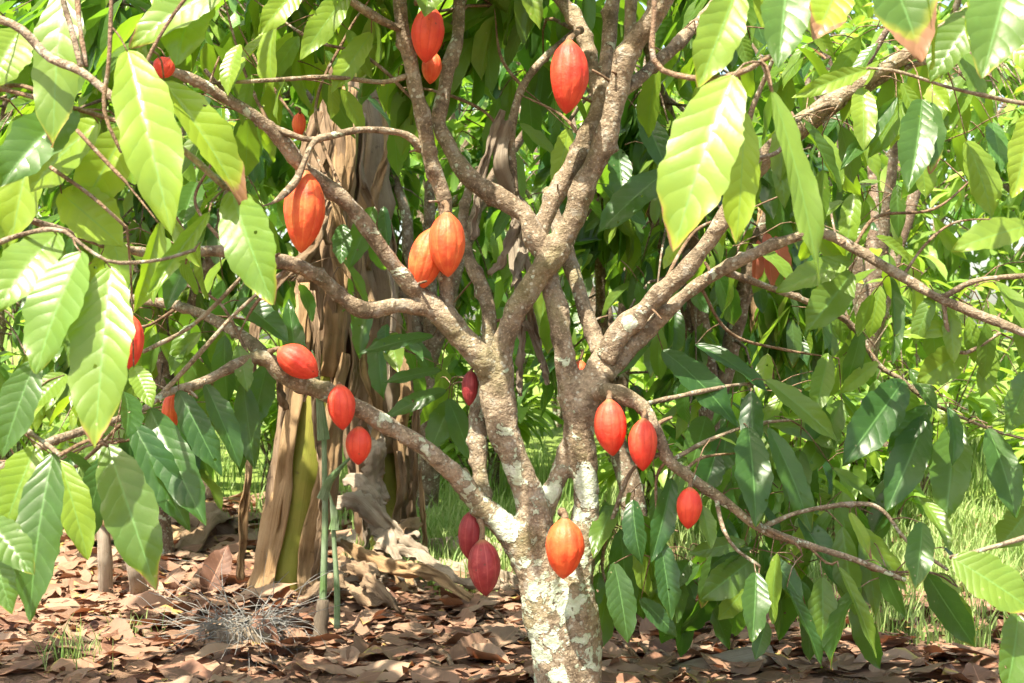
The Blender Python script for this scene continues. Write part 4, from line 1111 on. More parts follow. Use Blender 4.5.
BG = [
    # x, y, height, spread, twigs, leaf n, size, yellow, light (sun and shade put in), mat, zmin, label
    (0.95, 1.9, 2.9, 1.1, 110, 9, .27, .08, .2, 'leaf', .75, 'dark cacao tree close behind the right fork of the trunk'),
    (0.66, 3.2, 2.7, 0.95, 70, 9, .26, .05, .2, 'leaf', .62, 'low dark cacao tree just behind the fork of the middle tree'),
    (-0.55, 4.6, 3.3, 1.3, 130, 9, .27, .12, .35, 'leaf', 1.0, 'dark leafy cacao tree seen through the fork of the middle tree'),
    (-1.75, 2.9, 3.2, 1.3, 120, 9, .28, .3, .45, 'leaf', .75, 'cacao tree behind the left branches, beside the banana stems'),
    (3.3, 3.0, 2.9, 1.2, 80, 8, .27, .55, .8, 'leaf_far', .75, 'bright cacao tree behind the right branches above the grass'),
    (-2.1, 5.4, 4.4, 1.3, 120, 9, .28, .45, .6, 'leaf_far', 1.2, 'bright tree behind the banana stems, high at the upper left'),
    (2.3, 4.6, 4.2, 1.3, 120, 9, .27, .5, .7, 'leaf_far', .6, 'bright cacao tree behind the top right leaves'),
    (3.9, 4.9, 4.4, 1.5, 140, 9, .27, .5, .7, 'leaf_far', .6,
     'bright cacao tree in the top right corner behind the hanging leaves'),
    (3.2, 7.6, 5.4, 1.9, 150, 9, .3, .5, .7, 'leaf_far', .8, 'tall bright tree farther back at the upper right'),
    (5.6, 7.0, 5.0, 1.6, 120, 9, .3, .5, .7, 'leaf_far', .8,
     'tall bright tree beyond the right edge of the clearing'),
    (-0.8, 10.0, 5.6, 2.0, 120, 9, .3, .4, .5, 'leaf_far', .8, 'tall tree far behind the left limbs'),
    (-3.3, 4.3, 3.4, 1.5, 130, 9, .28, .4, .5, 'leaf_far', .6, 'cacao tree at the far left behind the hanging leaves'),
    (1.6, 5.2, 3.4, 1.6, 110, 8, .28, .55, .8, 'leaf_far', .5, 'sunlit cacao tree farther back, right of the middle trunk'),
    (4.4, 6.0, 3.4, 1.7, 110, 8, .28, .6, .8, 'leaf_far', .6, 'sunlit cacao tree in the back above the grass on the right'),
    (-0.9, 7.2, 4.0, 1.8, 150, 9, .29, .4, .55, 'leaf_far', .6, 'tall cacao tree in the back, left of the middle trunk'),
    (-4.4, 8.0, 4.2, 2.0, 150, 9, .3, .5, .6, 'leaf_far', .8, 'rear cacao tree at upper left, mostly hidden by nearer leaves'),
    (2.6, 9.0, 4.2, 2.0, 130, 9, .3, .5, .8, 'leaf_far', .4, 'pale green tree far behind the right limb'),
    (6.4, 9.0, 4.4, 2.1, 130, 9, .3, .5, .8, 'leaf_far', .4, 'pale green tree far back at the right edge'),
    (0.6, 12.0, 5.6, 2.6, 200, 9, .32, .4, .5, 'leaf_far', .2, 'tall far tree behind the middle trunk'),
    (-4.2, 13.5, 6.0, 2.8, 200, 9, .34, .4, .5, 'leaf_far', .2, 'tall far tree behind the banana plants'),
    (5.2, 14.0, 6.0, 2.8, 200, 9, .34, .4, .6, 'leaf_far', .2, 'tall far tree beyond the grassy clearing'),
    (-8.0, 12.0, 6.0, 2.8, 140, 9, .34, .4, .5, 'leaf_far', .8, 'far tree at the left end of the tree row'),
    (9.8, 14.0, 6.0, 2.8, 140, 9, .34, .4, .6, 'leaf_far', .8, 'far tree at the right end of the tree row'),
]
for k, (x, y, h, s, nt_, nl, sz, ye, br, mt, zm, lab) in enumerate(BG):
    t_ = start_tree('cacao_tree', (x, y, float(gz(x, y))), lab)
    lab_open = OPEN if y < 4 else [(400, 470, 545, 640), (850, 540, 1024, 700)]
    grow(t_, (x, y, float(gz(x, y))), h, s, int(nt_ * 1.55), nl, sz * .86, ye, br, M[mt], M['bark_far'], window(lab_open), zm, 40 + k, 4 if y < 3 else 2, 8 if y < 3 else 5, 0.55 if y < 3 else 0.35, trunk_r=0.05 + 0.004 * y)

# ------------------------------------------------------------------ pods


def pod(x0, y0, x1, y1, wpx, yy, mat, label, hang=None, ybr=None, dz=0.0):
    """Pod from stalk end (x0, y0) to tip (x1, y1)."""
    a, b = P(x0, y0, yy), P(x1, y1, yy + dz)
    L = np.linalg.norm(b - a)
    ax = (b - a) / L
    R = wpx * 0.5 * (yy - CAM[1]) / F
    s1 = unit(np.cross(ax, [0.3, 1, 0.1]))
    s2 = np.cross(ax, s1)
    nv, ns = 36, 80
    v = np.linspace(0, 1, nv)
    prof = np.sin(np.pi * v ** 0.88) ** 0.62
    k = np.clip((v - 0.78) / 0.22, 0, 1)
    prof = prof * (1 - 0.22 * k * k) + 0.0
    k = np.clip((0.14 - v) / 0.14, 0, 1)
    prof = np.maximum(prof * (1 - 0.15 * k), 0.16 * (v < 0.1))
    prof[-1] = 0.03
    ph = np.linspace(0, 2 * np.pi, ns, endpoint=False)
    off = random.uniform(0, 1)
    rid = 1 - 0.05 * (1 - np.abs(np.sin(5 * ph + off)) ** 0.7)[None] * np.sin(np.pi * np.clip(v, 0.04, 0.96))[:, None] ** 0.5
    rid = rid - 0.02 * (np.cos(20 * ph + 2 * off) > 0.3)[None] * 0.4
    seedv = Vector((x0 * 0.1, y0 * 0.1, 0))
    wob = np.array([[1 + 0.035 * noise.noise(Vector((math.cos(p) * 2.2, math.sin(p) * 2.2, vv_ * 5)) + seedv) + 0.015 * noise.noise(Vector((math.cos(p) * 8, math.sin(p) * 8, vv_ * 16)) + seedv) for p in ph] for vv_ in v])
    RR = R * prof[:, None] * rid * wob
    cv = np.sin(np.pi * v) * L * random.uniform(-0.03, 0.03)
    V = a + ax * (v * L)[:, None, None] + (s1 * np.cos(ph)[:, None] + s2 * np.sin(ph)[:, None])[None] * RR[..., None] + s1 * cv[:, None, None]
    # small nipple at the tip
    V = V.reshape(-1, 3)
    UV = np.stack(np.meshgrid(np.mod((ph + off / 5) / (2 * np.pi), 1.0), v), -1).reshape(-1, 2)
    i, j = np.meshgrid(np.arange(nv - 1), np.arange(ns), indexing='ij')
    j2 = (j + 1) % ns
    Q = np.stack([i * ns + j, (i + 1) * ns + j, (i + 1) * ns + j2, i * ns + j2], -1).reshape(-1, 4)
    UV[:, 0] = np.where(np.isfinite(UV[:, 0]), UV[:, 0], 0)
    o = build('cacao_pod', V, Q, mat, None, UV, None, True, origin=a)
    tag(o, label, 'cacao pod', 'cacao pods on the middle tree')
    # stalk
    if hang is None:
        hang = (x0 - (x1 - x0) * 0.2, y0 - 9)
    h = P(hang[0], hang[1], yy if ybr is None else ybr)
    st = spline(np.array([h, (h + a) / 2 + np.array([0.004, -0.004, 0.003]), a, a + ax * 0.006]), 10)
    r0 = R * 0.17
    V, Q, UV = tube(st, np.array([1.5, 1.15, 1, .95, .95, .95, 1, 1.05, 1.1, 1.15]) * r0, 10, 0.1, 40)
    build('stalk', V, Q, M['twig'], o, UV)
    return o


RD, OR, BRT, DK = M['pod_red'], M['pod_orange'], M['pod_bright'], M['pod_dark']
pod(431, 6, 425, 63, 33, -.14, RD, 'orange red pod at the top beside the vertical limb, a leaf tip over its top', (416, 2), -.12)
pod(434, 52, 430, 84, 20, .02, OR, 'small orange pod mostly hidden under the topmost pod', (440, 40), .1)
pod(569, 40, 566, 114, 39, -.12, RD, 'large plain red pod hanging alone near the top', (580, 30), .1)
pod(305, 170, 301, 253, 41, -.24, OR, 'large orange pod hanging under the curved twig of the upper left limb', (300, 163), -.21)
pod(447, 212, 448, 277, 37, -.12, OR, 'orange pod in front of its twin on the vertical limb', (444, 202), -.06)
pod(434, 228, 417, 292, 35, -.07, OR, 'orange pod half behind its twin on the vertical limb', (445, 214), -.04)
pod(278, 349, 318, 376, 32, -.33, RD, 'red pod lying sideways on the low left limb with a pale tip', (270, 352), -.28, 0.02)
pod(339, 384, 343, 430, 28, -.25, RD, 'ridged red pod under the low left limb above a smaller one', (337, 392), -.18)
pod(359, 426, 358, 465, 26, -.17, RD, 'small pinkish red pod under the low left limb, nearest the trunk', (362, 414), -.14)
pod(609, 399, 613, 456, 33, -.14, RD, 'red pod hanging beside the right stem, left one of a pair', (608, 391), -.06)
pod(644, 418, 643, 471, 29, -.17, RD, 'red pod under the bent low right limb, right one of a pair', (643, 408), -.1)
pod(690, 487, 688, 529, 26, -.22, RD, 'small red pod lowest on the right limb among dark leaves', (689, 474), -.16)
pod(565, 518, 563, 579, 39, -.16, BRT, 'bright orange pod growing on the front of the trunk', (562, 512), -.07)
pod(482, 539, 486, 596, 33, -.10, DK, 'dark maroon pod hanging in front of another below the sawn stub', (480, 520), -.04)
pod(473, 510, 469, 560, 27, .0, DK, 'dark maroon pod half hidden behind another below the sawn stub', (478, 504), -.02)
pod(130, 314, 130, 370, 27, -.85, RD, 'red pod showing behind the edge of the big hanging leaf on the left', (138, 298), -.4)
pod(172, 392, 171, 433, 18, -.44, OR, 'narrow orange pod tucked behind dark leaves on the left', (168, 386), -.45)
pod(471, 370, 469, 406, 17, .02, DK, 'thin maroon pod tucked behind the left fork of the trunk', (480, 366), .1)
pod(300, 112, 299, 138, 14, .05, OR, 'tiny orange brown pod on a twig at the upper left', (297, 108), -.2)
pod(170, 58, 158, 78, 22, -.6, RD, 'red pod peeping out between the leaves at the upper left', (176, 50), -.4)
pod(580, 360, 579, 388, 18, .1, OR, 'orange pod seen only through the gap of the right fork', (582, 350), .1)


# ------------------------------------------------------------------ banana plants
def ribbon(path, width, normal, cup=0.5, crumple=0.03, nu=6, seed=0, twist=0.0, tear=0.0):
    """Dry strap-like leaf or sheath along a path."""
    path = np.asarray(path, float)
    n = len(path)
    T = unit(np.gradient(path, axis=0))
    N = np.asarray(normal, float) * np.ones((n, 3))
    N = unit(N - T * (N * T).sum(1, keepdims=True))
    Sd = np.cross(T, N)
    tw = np.linspace(0, twist, n)[:, None]
    N, Sd = N * np.cos(tw) + Sd * np.sin(tw), Sd * np.cos(tw) - N * np.sin(tw)
    wd = np.asarray(width, float) * np.ones(n)
    u = np.linspace(-1, 1, nu + 1)
    V = np.zeros((n, nu + 1, 3))
    sv = Vector((seed * 3.7, seed * 1.3, 0.0))
    for i in range(n):
        for j in range(nu + 1):
            c = crumple * noise.noise(Vector((u[j] * 1.6, i / n * 5, 0)) + sv) + crumple * 0.6 * noise.noise(Vector((u[j] * 4, i / n * 14, 3)) + sv)
            e = 1 + tear * noise.noise(Vector((np.sign(u[j]) * 3, i * 0.45, 5)) + sv) * abs(u[j])
            ang = u[j] * cup
            rad = wd[i] * 0.5 / max(cup, 0.05)
            V[i, j] = path[i] + Sd[i] * rad * math.sin(ang) * e + N[i] * (rad * (math.cos(ang) - 1) + c)
    vv, uu = np.meshgrid(np.linspace(0, 1, n), u, indexing='ij')
    i, j = np.meshgrid(np.arange(n - 1), np.arange(nu), indexing='ij')
    k = nu + 1
    Q = np.stack([i * k + j, i * k + j + 1, (i + 1) * k + j + 1, (i + 1) * k + j], -1).reshape(-1, 4)
    return V.reshape(-1, 3), Q, np.stack([uu.ravel() * .5 + .5, vv.ravel()], -1)


def thicken(o, th=0.003):
    s = o.modifiers.new('thickness', 'SOLIDIFY')
    s.thickness = th
    return o


def banana(base, top, r0, label, sheaths, seed):
    r = np.random.default_rng(seed)
    base, top = np.asarray(base, float), np.asarray(top, float)
    t_ = empty('banana_plant', base, label, 'banana plant', 'banana plants behind the tree')
    ax = spline(np.array([base - [0, 0, .05], base + (top - base) * .4 + r.normal(0, .02, 3), top]), 40)
    V, Q, UV = tube(ax, np.linspace(r0 * 1.0, r0 * 0.62, 40), 20, 0.06, 4)
    build('pseudostem', V, Q, M['pseudo'], t_, UV)

    def axis(z):
        return np.array([np.interp(z, ax[:, 2], ax[:, c]) for c in range(2)])
    for k, (ang, z0, z1, wd, off, mt, tw) in enumerate(sheaths):
        zs = np.linspace(z0, z1, 26)
        pts, nn = [], []
        for i, z in enumerate(zs):
            a = ang + tw * (i / 25)
            o2 = np.array([math.cos(a), math.sin(a)])
            rr = np.interp(z, [0, top[2]], [r0, r0 * .65]) + off + (0.05 * max(0, 0.12 - z) / 0.12) + 0.012 * math.sin(i * 0.5 + k)
            c = axis(z)
            pts.append([c[0] + o2[0] * rr, c[1] + o2[1] * rr, z])
            nn.append([o2[0], o2[1], 0])
        V, Q, UV = ribbon(pts, wd * (0.75 + 0.25 * np.cos(np.linspace(-1, 1.6, 26))), np.array(nn), min(1.3, wd * 0.5 / (r0 + off)), 0.022, 10, seed * 9 + k, 0, 0.45)
        thicken(build('dry_sheath', V, Q, M[mt], t_, UV), 0.008)
    return t_, ax


F_ = -math.pi / 2      # the side that faces the camera
bA = np.array([P(283, 600, 1.86)[0], 1.86, 0.0])
tA = P(345, 60, 2.05)
pA, axA = banana(bA, tA, 0.128, 'thick banana stem at the left with tan peeling sheaths and a yellow green strip', [
    (F_ - 0.95, 0.0, 1.75, 0.15, 0.02, 'sheath', 0.1), (F_ - 0.42, 0.02, 1.35, 0.085, 0.03, 'sheath', -0.15), (F_ + 0.62, 0.0, 1.05, 0.10, 0.035, 'sheath', 0.35),
    (F_ - 1.35, 0.0, 1.9, 0.15, 0.02, 'sheath_brown', 0.0), (F_ + 1.35, 0.0, 1.7, 0.14, 0.02, 'sheath_brown', 0.0),
    (F_ + 0.1, 1.05, 2.3, 0.12, 0.012, 'sheath_brown', 0.3), (F_ + 0.7, 0.95, 2.2, 0.12, 0.015, 'sheath', -0.3), (F_ - 0.6, 1.35, 2.3, 0.11, 0.015, 'sheath_brown', 0.2),
    (F_ + 2.6, 0.0, 2.1, 0.3, 0.02, 'sheath_brown', 0.0)], 3)
bB = np.array([P(390, 560, 2.9)[0], 2.9, 0.0])
tB = P(355, 40, 3.0)
pB, axB = banana(bB, tB, 0.125, 'thinner banana stem wrapped in ragged brown leaves, right of the thick one', [
    (F_ - 0.7, 0.15, 1.9, 0.2, 0.03, 'sheath_brown', 0.2), (F_ + 0.3, 0.55, 2.3, 0.17, 0.03, 'sheath_brown', -0.2), (F_ - 0.2, 0.3, 1.3, 0.12, 0.05, 'sheath', 0.3),
    (F_ + 1.0, 0.0, 1.2, 0.12, 0.04, 'sheath_brown', 0.1), (F_ + 0.9, 0.9, 2.4, 0.2, 0.04, 'sheath_brown', 0.0), (F_ - 1.4, 0.0, 2.2, 0.22, 0.03, 'sheath_brown', 0.0),
    (F_ + 2.6, 0.0, 2.3, 0.3, 0.02, 'sheath_brown', 0.0)], 5)


def banana_blade(parent, pts, width, mat, normal, name='leaf', tint=(.3, .6, .1), crumple=0.02, cup=0.4):
    sp = spline(np.array(pts), 40)
    wd = width * np.clip(np.sin(np.linspace(0.08, math.pi - 0.02, 40)) ** 0.6, 0.1, 1)
    V, Q, UV = ribbon(sp, wd, normal, cup, crumple, 10, len(name) + int(sp[0][0] * 100), 0.2, 0.1)
    V2, Q2, UV2 = tube(sp + np.array([0, 0, -0.004]), np.linspace(0.016, 0.004, 40), 8)
    o = build(name, V, Q, mat, parent, UV, np.tile(np.array(tint), (len(V), 1)))
    build('midrib', V2, Q2, M['shoot'] if mat is M['banana'] else M['sheath_brown'], o, UV2) if False else None
    return o


# living leaves arch out of the tops; dead ones hang down along the stems
for par, top_, sd in ((pA, tA, 1), (pB, tB, 2)):
    r = np.random.default_rng(sd)
    for k in range(5):
        a = 1.5 + k * .45 + sd * .1
        o2 = np.array([math.cos(a), math.sin(a), 0])
        banana_blade(par, [top_ - [0, 0, .05], top_ + o2 * .4 + [0, 0, .9], top_ + o2 * 1.1 + [0, 0, 1.3], top_ + o2 * 1.9 + [0, 0, .9]], 0.45, M['banana'], np.array([o2[0] * -.4, o2[1] * -.4, 1.0]))
banana_blade(pB, [P(330, 200, 2.45), P(334, 300, 2.35), P(334, 350, 2.3), P(330, 425, 2.35)], 0.20, M['banana'], np.array([0.35, -1, 0.0]), 'leaf', (.0, .15, .1), 0.012, 0.4)
hang = [
    (pA, [P(305, 150, 1.68), P(297, 192, 1.60), P(309, 235, 1.62), P(291, 280, 1.65)], 0.050, 'sheath_pale'),
    (pA, [P(322, 95, 1.72), P(332, 144, 1.64), P(318, 194, 1.66), P(328, 245, 1.69)], 0.050, 'sheath_brown'),
    (pA, [P(335, 120, 1.75), P(329, 176, 1.67), P(343, 232, 1.69), P(349, 290, 1.72)], 0.040, 'sheath'),
    (pA, [P(262, 300, 1.62), P(254, 356, 1.54), P(258, 412, 1.56), P(250, 470, 1.59)], 0.050, 'sheath_brown'),
    (pA, [P(312, 290, 1.62), P(318, 352, 1.54), P(314, 415, 1.56), P(324, 480, 1.59)], 0.045, 'sheath_brown'),
    (pA, [P(252, 420, 1.60), P(249, 472, 1.52), P(244, 525, 1.54), P(242, 580, 1.57)], 0.050, 'sheath'),
    (pA, [P(318, 430, 1.60), P(323, 479, 1.52), P(321, 529, 1.54), P(312, 580, 1.57)], 0.050, 'sheath_brown'),
    (pA, [P(285, 330, 1.60), P(289, 356, 1.52), P(280, 382, 1.54), P(287, 410, 1.57)], 0.040, 'sheath_brown'),
    (pB, [P(350, 330, 2.60), P(356, 379, 2.52), P(344, 429, 2.54), P(354, 480, 2.57)], 0.060, 'sheath_brown'),
    (pB, [P(372, 300, 2.58), P(364, 359, 2.50), P(377, 418, 2.52), P(368, 480, 2.55)], 0.060, 'sheath'),
    (pB, [P(388, 250, 2.60), P(394, 312, 2.52), P(386, 375, 2.54), P(396, 440, 2.57)], 0.050, 'sheath_pale'),
    (pB, [P(408, 300, 2.66), P(413, 366, 2.58), P(418, 432, 2.60), P(412, 500, 2.63)], 0.050, 'sheath_brown'),
    (pB, [P(365, 120, 2.70), P(359, 169, 2.62), P(373, 219, 2.64), P(367, 270, 2.67)], 0.070, 'sheath_brown'),
    (pB, [P(380, 90, 2.70), P(388, 146, 2.62), P(376, 202, 2.64), P(390, 260, 2.67)], 0.060, 'sheath'),
    (pB, [P(352, 200, 2.65), P(357, 252, 2.57), P(347, 305, 2.59), P(358, 360, 2.62)], 0.060, 'sheath_pale'),
    (pB, [P(400, 450, 2.60), P(404, 486, 2.52), P(397, 522, 2.54), P(406, 560, 2.57)], 0.060, 'sheath_brown'),
    (pB, [P(420, 470, 2.70), P(422, 506, 2.62), P(424, 542, 2.64), P(418, 580, 2.67)], 0.040, 'sheath'),
    (pB, [P(360, 480, 2.50), P(364, 509, 2.42), P(368, 539, 2.44), P(362, 570, 2.47)], 0.060, 'sheath_pale'),
    (pA, [P(318, 110, 1.7), P(300, 180, 1.62), P(312, 260, 1.66), P(318, 330, 1.72)], 0.10, 'sheath_brown'),
    (pA, [P(345, 90, 1.85), P(352, 160, 1.75), P(338, 230, 1.75), P(345, 300, 1.8)], 0.09, 'sheath'),
    (pA, [P(330, 200, 1.75), P(310, 250, 1.6), P(268, 290, 1.62), P(250, 340, 1.6)], 0.08, 'sheath_brown'),
    (pB, [P(362, 250, 2.7), P(372, 330, 2.6), P(362, 400, 2.65), P(378, 500, 2.62)], 0.17, 'sheath_brown'),
    (pB, [P(395, 320, 2.75), P(405, 390, 2.66), P(398, 440, 2.7), P(402, 500, 2.72)], 0.10, 'sheath'),
    (pB, [P(372, 420, 2.6), P(380, 445, 2.5), P(376, 470, 2.5), P(388, 500, 2.45)], 0.12, 'sheath_pale'),
    (pB, [P(345, 150, 2.8), P(365, 220, 2.7), P(352, 270, 2.7), P(368, 330, 2.72)], 0.12, 'sheath'),
    (pB, [P(410, 430, 2.8), P(415, 480, 2.75), P(412, 520, 2.78), P(418, 565, 2.8)], 0.07, 'sheath_brown'),
]
for k, (par, pts, wd, mt) in enumerate(hang):
    sp = spline(np.array(pts), 36)
    V, Q, UV = ribbon(sp, wd * np.linspace(.5, 1, 36) * (1 - .6 * np.linspace(0, 1, 36) ** 6), [0.2, -1, 0.1], 0.9, 0.03, 8, k + 20, 0.8 * (-1) ** k, 0.25)
    thicken(build('dead_leaf', V, Q, M[mt], par, UV), 0.004)

# green shoots in front of the stems
sh = empty('banana_shoot', (P(324, 635, 1.05)[0], 1.05, 0), 'slim pale green shoot with a split top and dark foot beside the banana stem', 'shoot')
for pts, r0, nm, mt in (([P(322, 643, 1.05), P(323, 600, 1.05), P(325, 520, 1.04), P(324, 430, 1.05)], .015, 'stem', 'shoot'),
                        ([P(337, 628, 1.0), P(337, 590, 1.0), P(334, 540, 1.0), P(332, 505, 1.0)], .012, 'stem', 'shoot')):
    sp = spline(np.array(pts), 24)
    V, Q, UV = tube(sp, np.linspace(r0, r0 * .6, 24), 12, 0.05)
    build(nm, V, Q, M[mt], sh, UV)
V, Q, UV = tube(spline(np.array([P(320, 655, 1.05), P(321, 630, 1.05), P(323, 600, 1.05)]), 10), np.linspace(.036, .022, 10), 12, .3, 30)
build('rotten_foot', V, Q, M['rootmat'], sh, UV)
for pts, wd in (([P(322, 500, 1.02), P(330, 480, 1.0), P(342, 466, .98), P(354, 454, .97)], .045), ([P(334, 530, .98), P(335, 515, .98), P(332, 503, .97), P(329, 492, .96)], .04),
                ([P(324, 440, 1.03), P(320, 400, 1.02), P(318, 380, 1.0), P(312, 350, 1.0)], .05)):
    sp = spline(np.array(pts), 16)
    V, Q, UV = ribbon(sp, wd * np.linspace(1, .1, 16), [0.3, -1, .4], .6, .004, 6, 3)
    build('leaf', V, Q, M['shoot'], sh, UV)

# dead banana leaves caught in the fork of the middle tree
dl = empty('dry_banana_leaf', P(515, 190, .12), 'grey brown dead banana leaf draped through the fork of the middle tree', 'dead leaf', 'dead banana leaves')
for k, (pts, wd, mt) in enumerate([
    ([P(508, 120, .16), P(500, 160, .14), P(512, 200, .2), P(520, 240, .2), P(512, 285, .10)], .075, 'sheath_pale'),
    ([P(516, 200, .12), P(521, 230, .2), P(518, 265, .2), P(527, 330, .10)], .07, 'sheath_pale'),
    ([P(520, 210, .12), P(505, 250, .10), P(490, 275, .12)], .05, 'sheath_pale'),
    ([P(503, 110, .15), P(490, 150, .15), P(478, 200, .15), P(474, 240, .16)], .05, 'sheath_pale'),
    ([P(528, 300, .10), P(536, 340, .2), P(546, 375, .2)], .04, 'sheath_pale'),
    ([P(524, 310, .12), P(522, 350, .12), P(520, 396, .12)], .035, 'sheath_pale'),
    ([P(526, 320, .12), P(538, 350, .12), P(547, 385, .12)], .03, 'sheath_pale'),
    ([P(512, 190, .26), P(530, 215, .2), P(524, 250, .19), P(538, 290, .2)], .06, 'sheath_pale'),
]):
    sp = spline(np.array(pts), 26)
    V, Q, UV = ribbon(sp, wd * 0.8 * np.sin(np.linspace(.5, 3.0, 26)) ** .6, [0.2, -1, 0.1], 1.0, .022, 8, 50 + k, 1.0 * (-1) ** k, .15)
    thicken(build('dry_strip', V, Q, M[mt], dl, UV), .002)
dl2 = empty('dry_banana_leaf', P(765, 260, 2.3), 'tan dead banana leaf hanging in ragged points behind the right limb', 'dead leaf', 'dead banana leaves')
for k, (pts, wd, mt) in enumerate([
    ([P(752, 270, 2.3), P(757, 310, 2.28), P(762, 376, 2.3)], .12, 'sheath'), ([P(762, 262, 2.3), P(766, 320, 2.26), P(774, 380, 2.28)], .1, 'sheath_brown'),
    ([P(745, 250, 2.34), P(742, 300, 2.32), P(738, 350, 2.33)], .05, 'sheath_pale'), ([P(735, 245, 2.36), P(730, 290, 2.34), P(725, 330, 2.35)], .04, 'sheath_brown'),
    ([P(770, 250, 2.3), P(785, 290, 2.3), P(790, 340, 2.3)], .05, 'sheath_brown'), ([P(765, 190, 2.5), P(760, 225, 2.4), P(756, 275, 2.32)], .06, 'sheath')]):
    sp = spline(np.array(pts), 26)
    V, Q, UV = ribbon(sp, wd * np.linspace(.4, 1, 26) * (1 - np.linspace(0, 1, 26) ** 5 * .85), [0.2, -1, 0.1], 1.0, .03, 8, 70 + k, .6 * (-1) ** k, .2)
    thicken(build('dry_strip', V, Q, M[mt], dl2, UV), .003)

# ------------------------------------------------------------------ what lies on the ground


def lay(px, py, lift=0.0):
    """Ground point seen at a pixel."""
    d = CAM[2] * F / (py - 341.5)
    y = d + CAM[1]
    x = (px - 512) / F * d
    return np.array([x, y, float(gz(x, y)) + lift])


DB = [
    (262, 600, 430, 592, .20, 'sheath_pale', 'pale crumpled dead banana leaf lying right of the green shoot'),
    (338, 560, 412, 605, .14, 'sheath', 'long tan dead sheath sloping down right of the shoot'),
    (350, 545, 425, 560, .22, 'sheath_pale', 'whitish folded dead leaf heaped at the foot of the thinner banana stem'),
    (345, 575, 470, 590, .18, 'sheath_brown', 'grey brown dead leaf strip lying toward the trunk'),
    (395, 555, 500, 570, .16, 'sheath_pale', 'pale dead leaf strip lying behind the maroon pods'),
    (60, 545, 200, 552, .22, 'sheath', 'tan dead banana sheath lying like a log behind the left leaves'),
    (120, 530, 235, 540, .2, 'sheath_brown', 'brown dead sheath lying left of the thick banana stem'),
    (180, 560, 262, 520, .18, 'sheath_brown', 'brown curled sheath leaning on the left side of the thick banana stem'),
    (420, 575, 520, 598, .12, 'sheath_pale', 'narrow whitish dead leaf beside the foot of the middle trunk'),
    (300, 615, 395, 622, .10, 'sheath_brown', 'thin brown dead strip lying in front of the green shoot'),
]
for k, (x0, y0, x1, y1, wd, mt, lab) in enumerate(DB):
    a, b = lay(x0, max(y0, 520), .05), lay(x1, max(y1, 520), .05)
    r = np.random.default_rng(90 + k)
    m1 = a * .65 + b * .35 + r.normal(0, .05, 3) * [1, 1, 0] + [0, 0, r.uniform(.03, .10)]
    m2 = a * .3 + b * .7 + r.normal(0, .05, 3) * [1, 1, 0] + [0, 0, r.uniform(.02, .08)]
    sp = spline(np.array([a, m1, m2, b]), 40)
    V, Q, UV = ribbon(sp, wd * np.sin(np.linspace(.4, 2.8, 40)) ** .5, [0, -.6, 1], .9, .045, 10, k + 100, .5 * (-1) ** k, .3)
    V[:, 2] = np.maximum(V[:, 2], gz(V[:, 0], V[:, 1]) + .006)
    o = build('dry_banana_leaf', V, Q, M[mt], None, UV, None, True, origin=a)
    tag(o, lab, 'dead leaf', 'dead banana leaves')
    thicken(o, .004)

HP = [(330, 500, 2.3, 432, 562, 2.05, .12, 'sheath_pale', 'long pale dead banana frond sloping from the thinner stem to the ground'), (345, 478, 2.4, 420, 535, 2.2, .13, 'sheath_pale', 'uppermost whitish dead frond in the heap at the thinner stem'),
      (340, 540, 1.95, 470, 600, 1.45, .08, 'sheath', 'narrow tan dead frond running from the heap toward the trunk'), (360, 505, 2.35, 405, 580, 1.8, .12, 'sheath_pale', 'crumpled pale frond in the middle of the heap'),
      (420, 520, 2.4, 345, 575, 1.8, .10, 'sheath_brown', 'grey brown frond crossing the heap of pale ones'), (375, 545, 2.0, 500, 585, 1.7, .07, 'sheath_pale', 'thin pale frond reaching behind the maroon pods'),
      (335, 560, 1.7, 400, 612, 1.3, .09, 'sheath_brown', 'brown frond lowest in the heap, right of the green shoot'), (372, 440, 2.45, 384, 505, 2.3, .12, 'sheath_pale', 'cream folded frond hanging upright below the small pinkish pod')]
for k, (x0, y0, d0, x1, y1, d1, wd, mt, lab) in enumerate(HP):
    a, b = P(x0, y0, d0), P(x1, y1, d1)
    r = np.random.default_rng(400 + k)
    for q in (a, b):
        q[2] = max(q[2], float(gz(q[0], q[1])) + .02)
    sp = spline(np.array([a, a * .66 + b * .34 + r.normal(0, .03, 3) + [0, 0, .05], a * .3 + b * .7 + r.normal(0, .03, 3) + [0, 0, .02], b]), 46)
    V, Q, UV = ribbon(sp, wd * np.sin(np.linspace(.5, 3.0, 46)) ** .6, [0.1, -1, .7], 1.1, .03, 10, k + 200, 1.1 * (-1) ** k, .5)
    V[:, 2] = np.maximum(V[:, 2], gz(V[:, 0], V[:, 1]) + .006)
    o = build('dry_banana_leaf', V, Q, M[mt], None, UV, None, True, origin=a)
    tag(o, lab, 'dead leaf', 'dead banana leaves')
    thicken(o, .003)

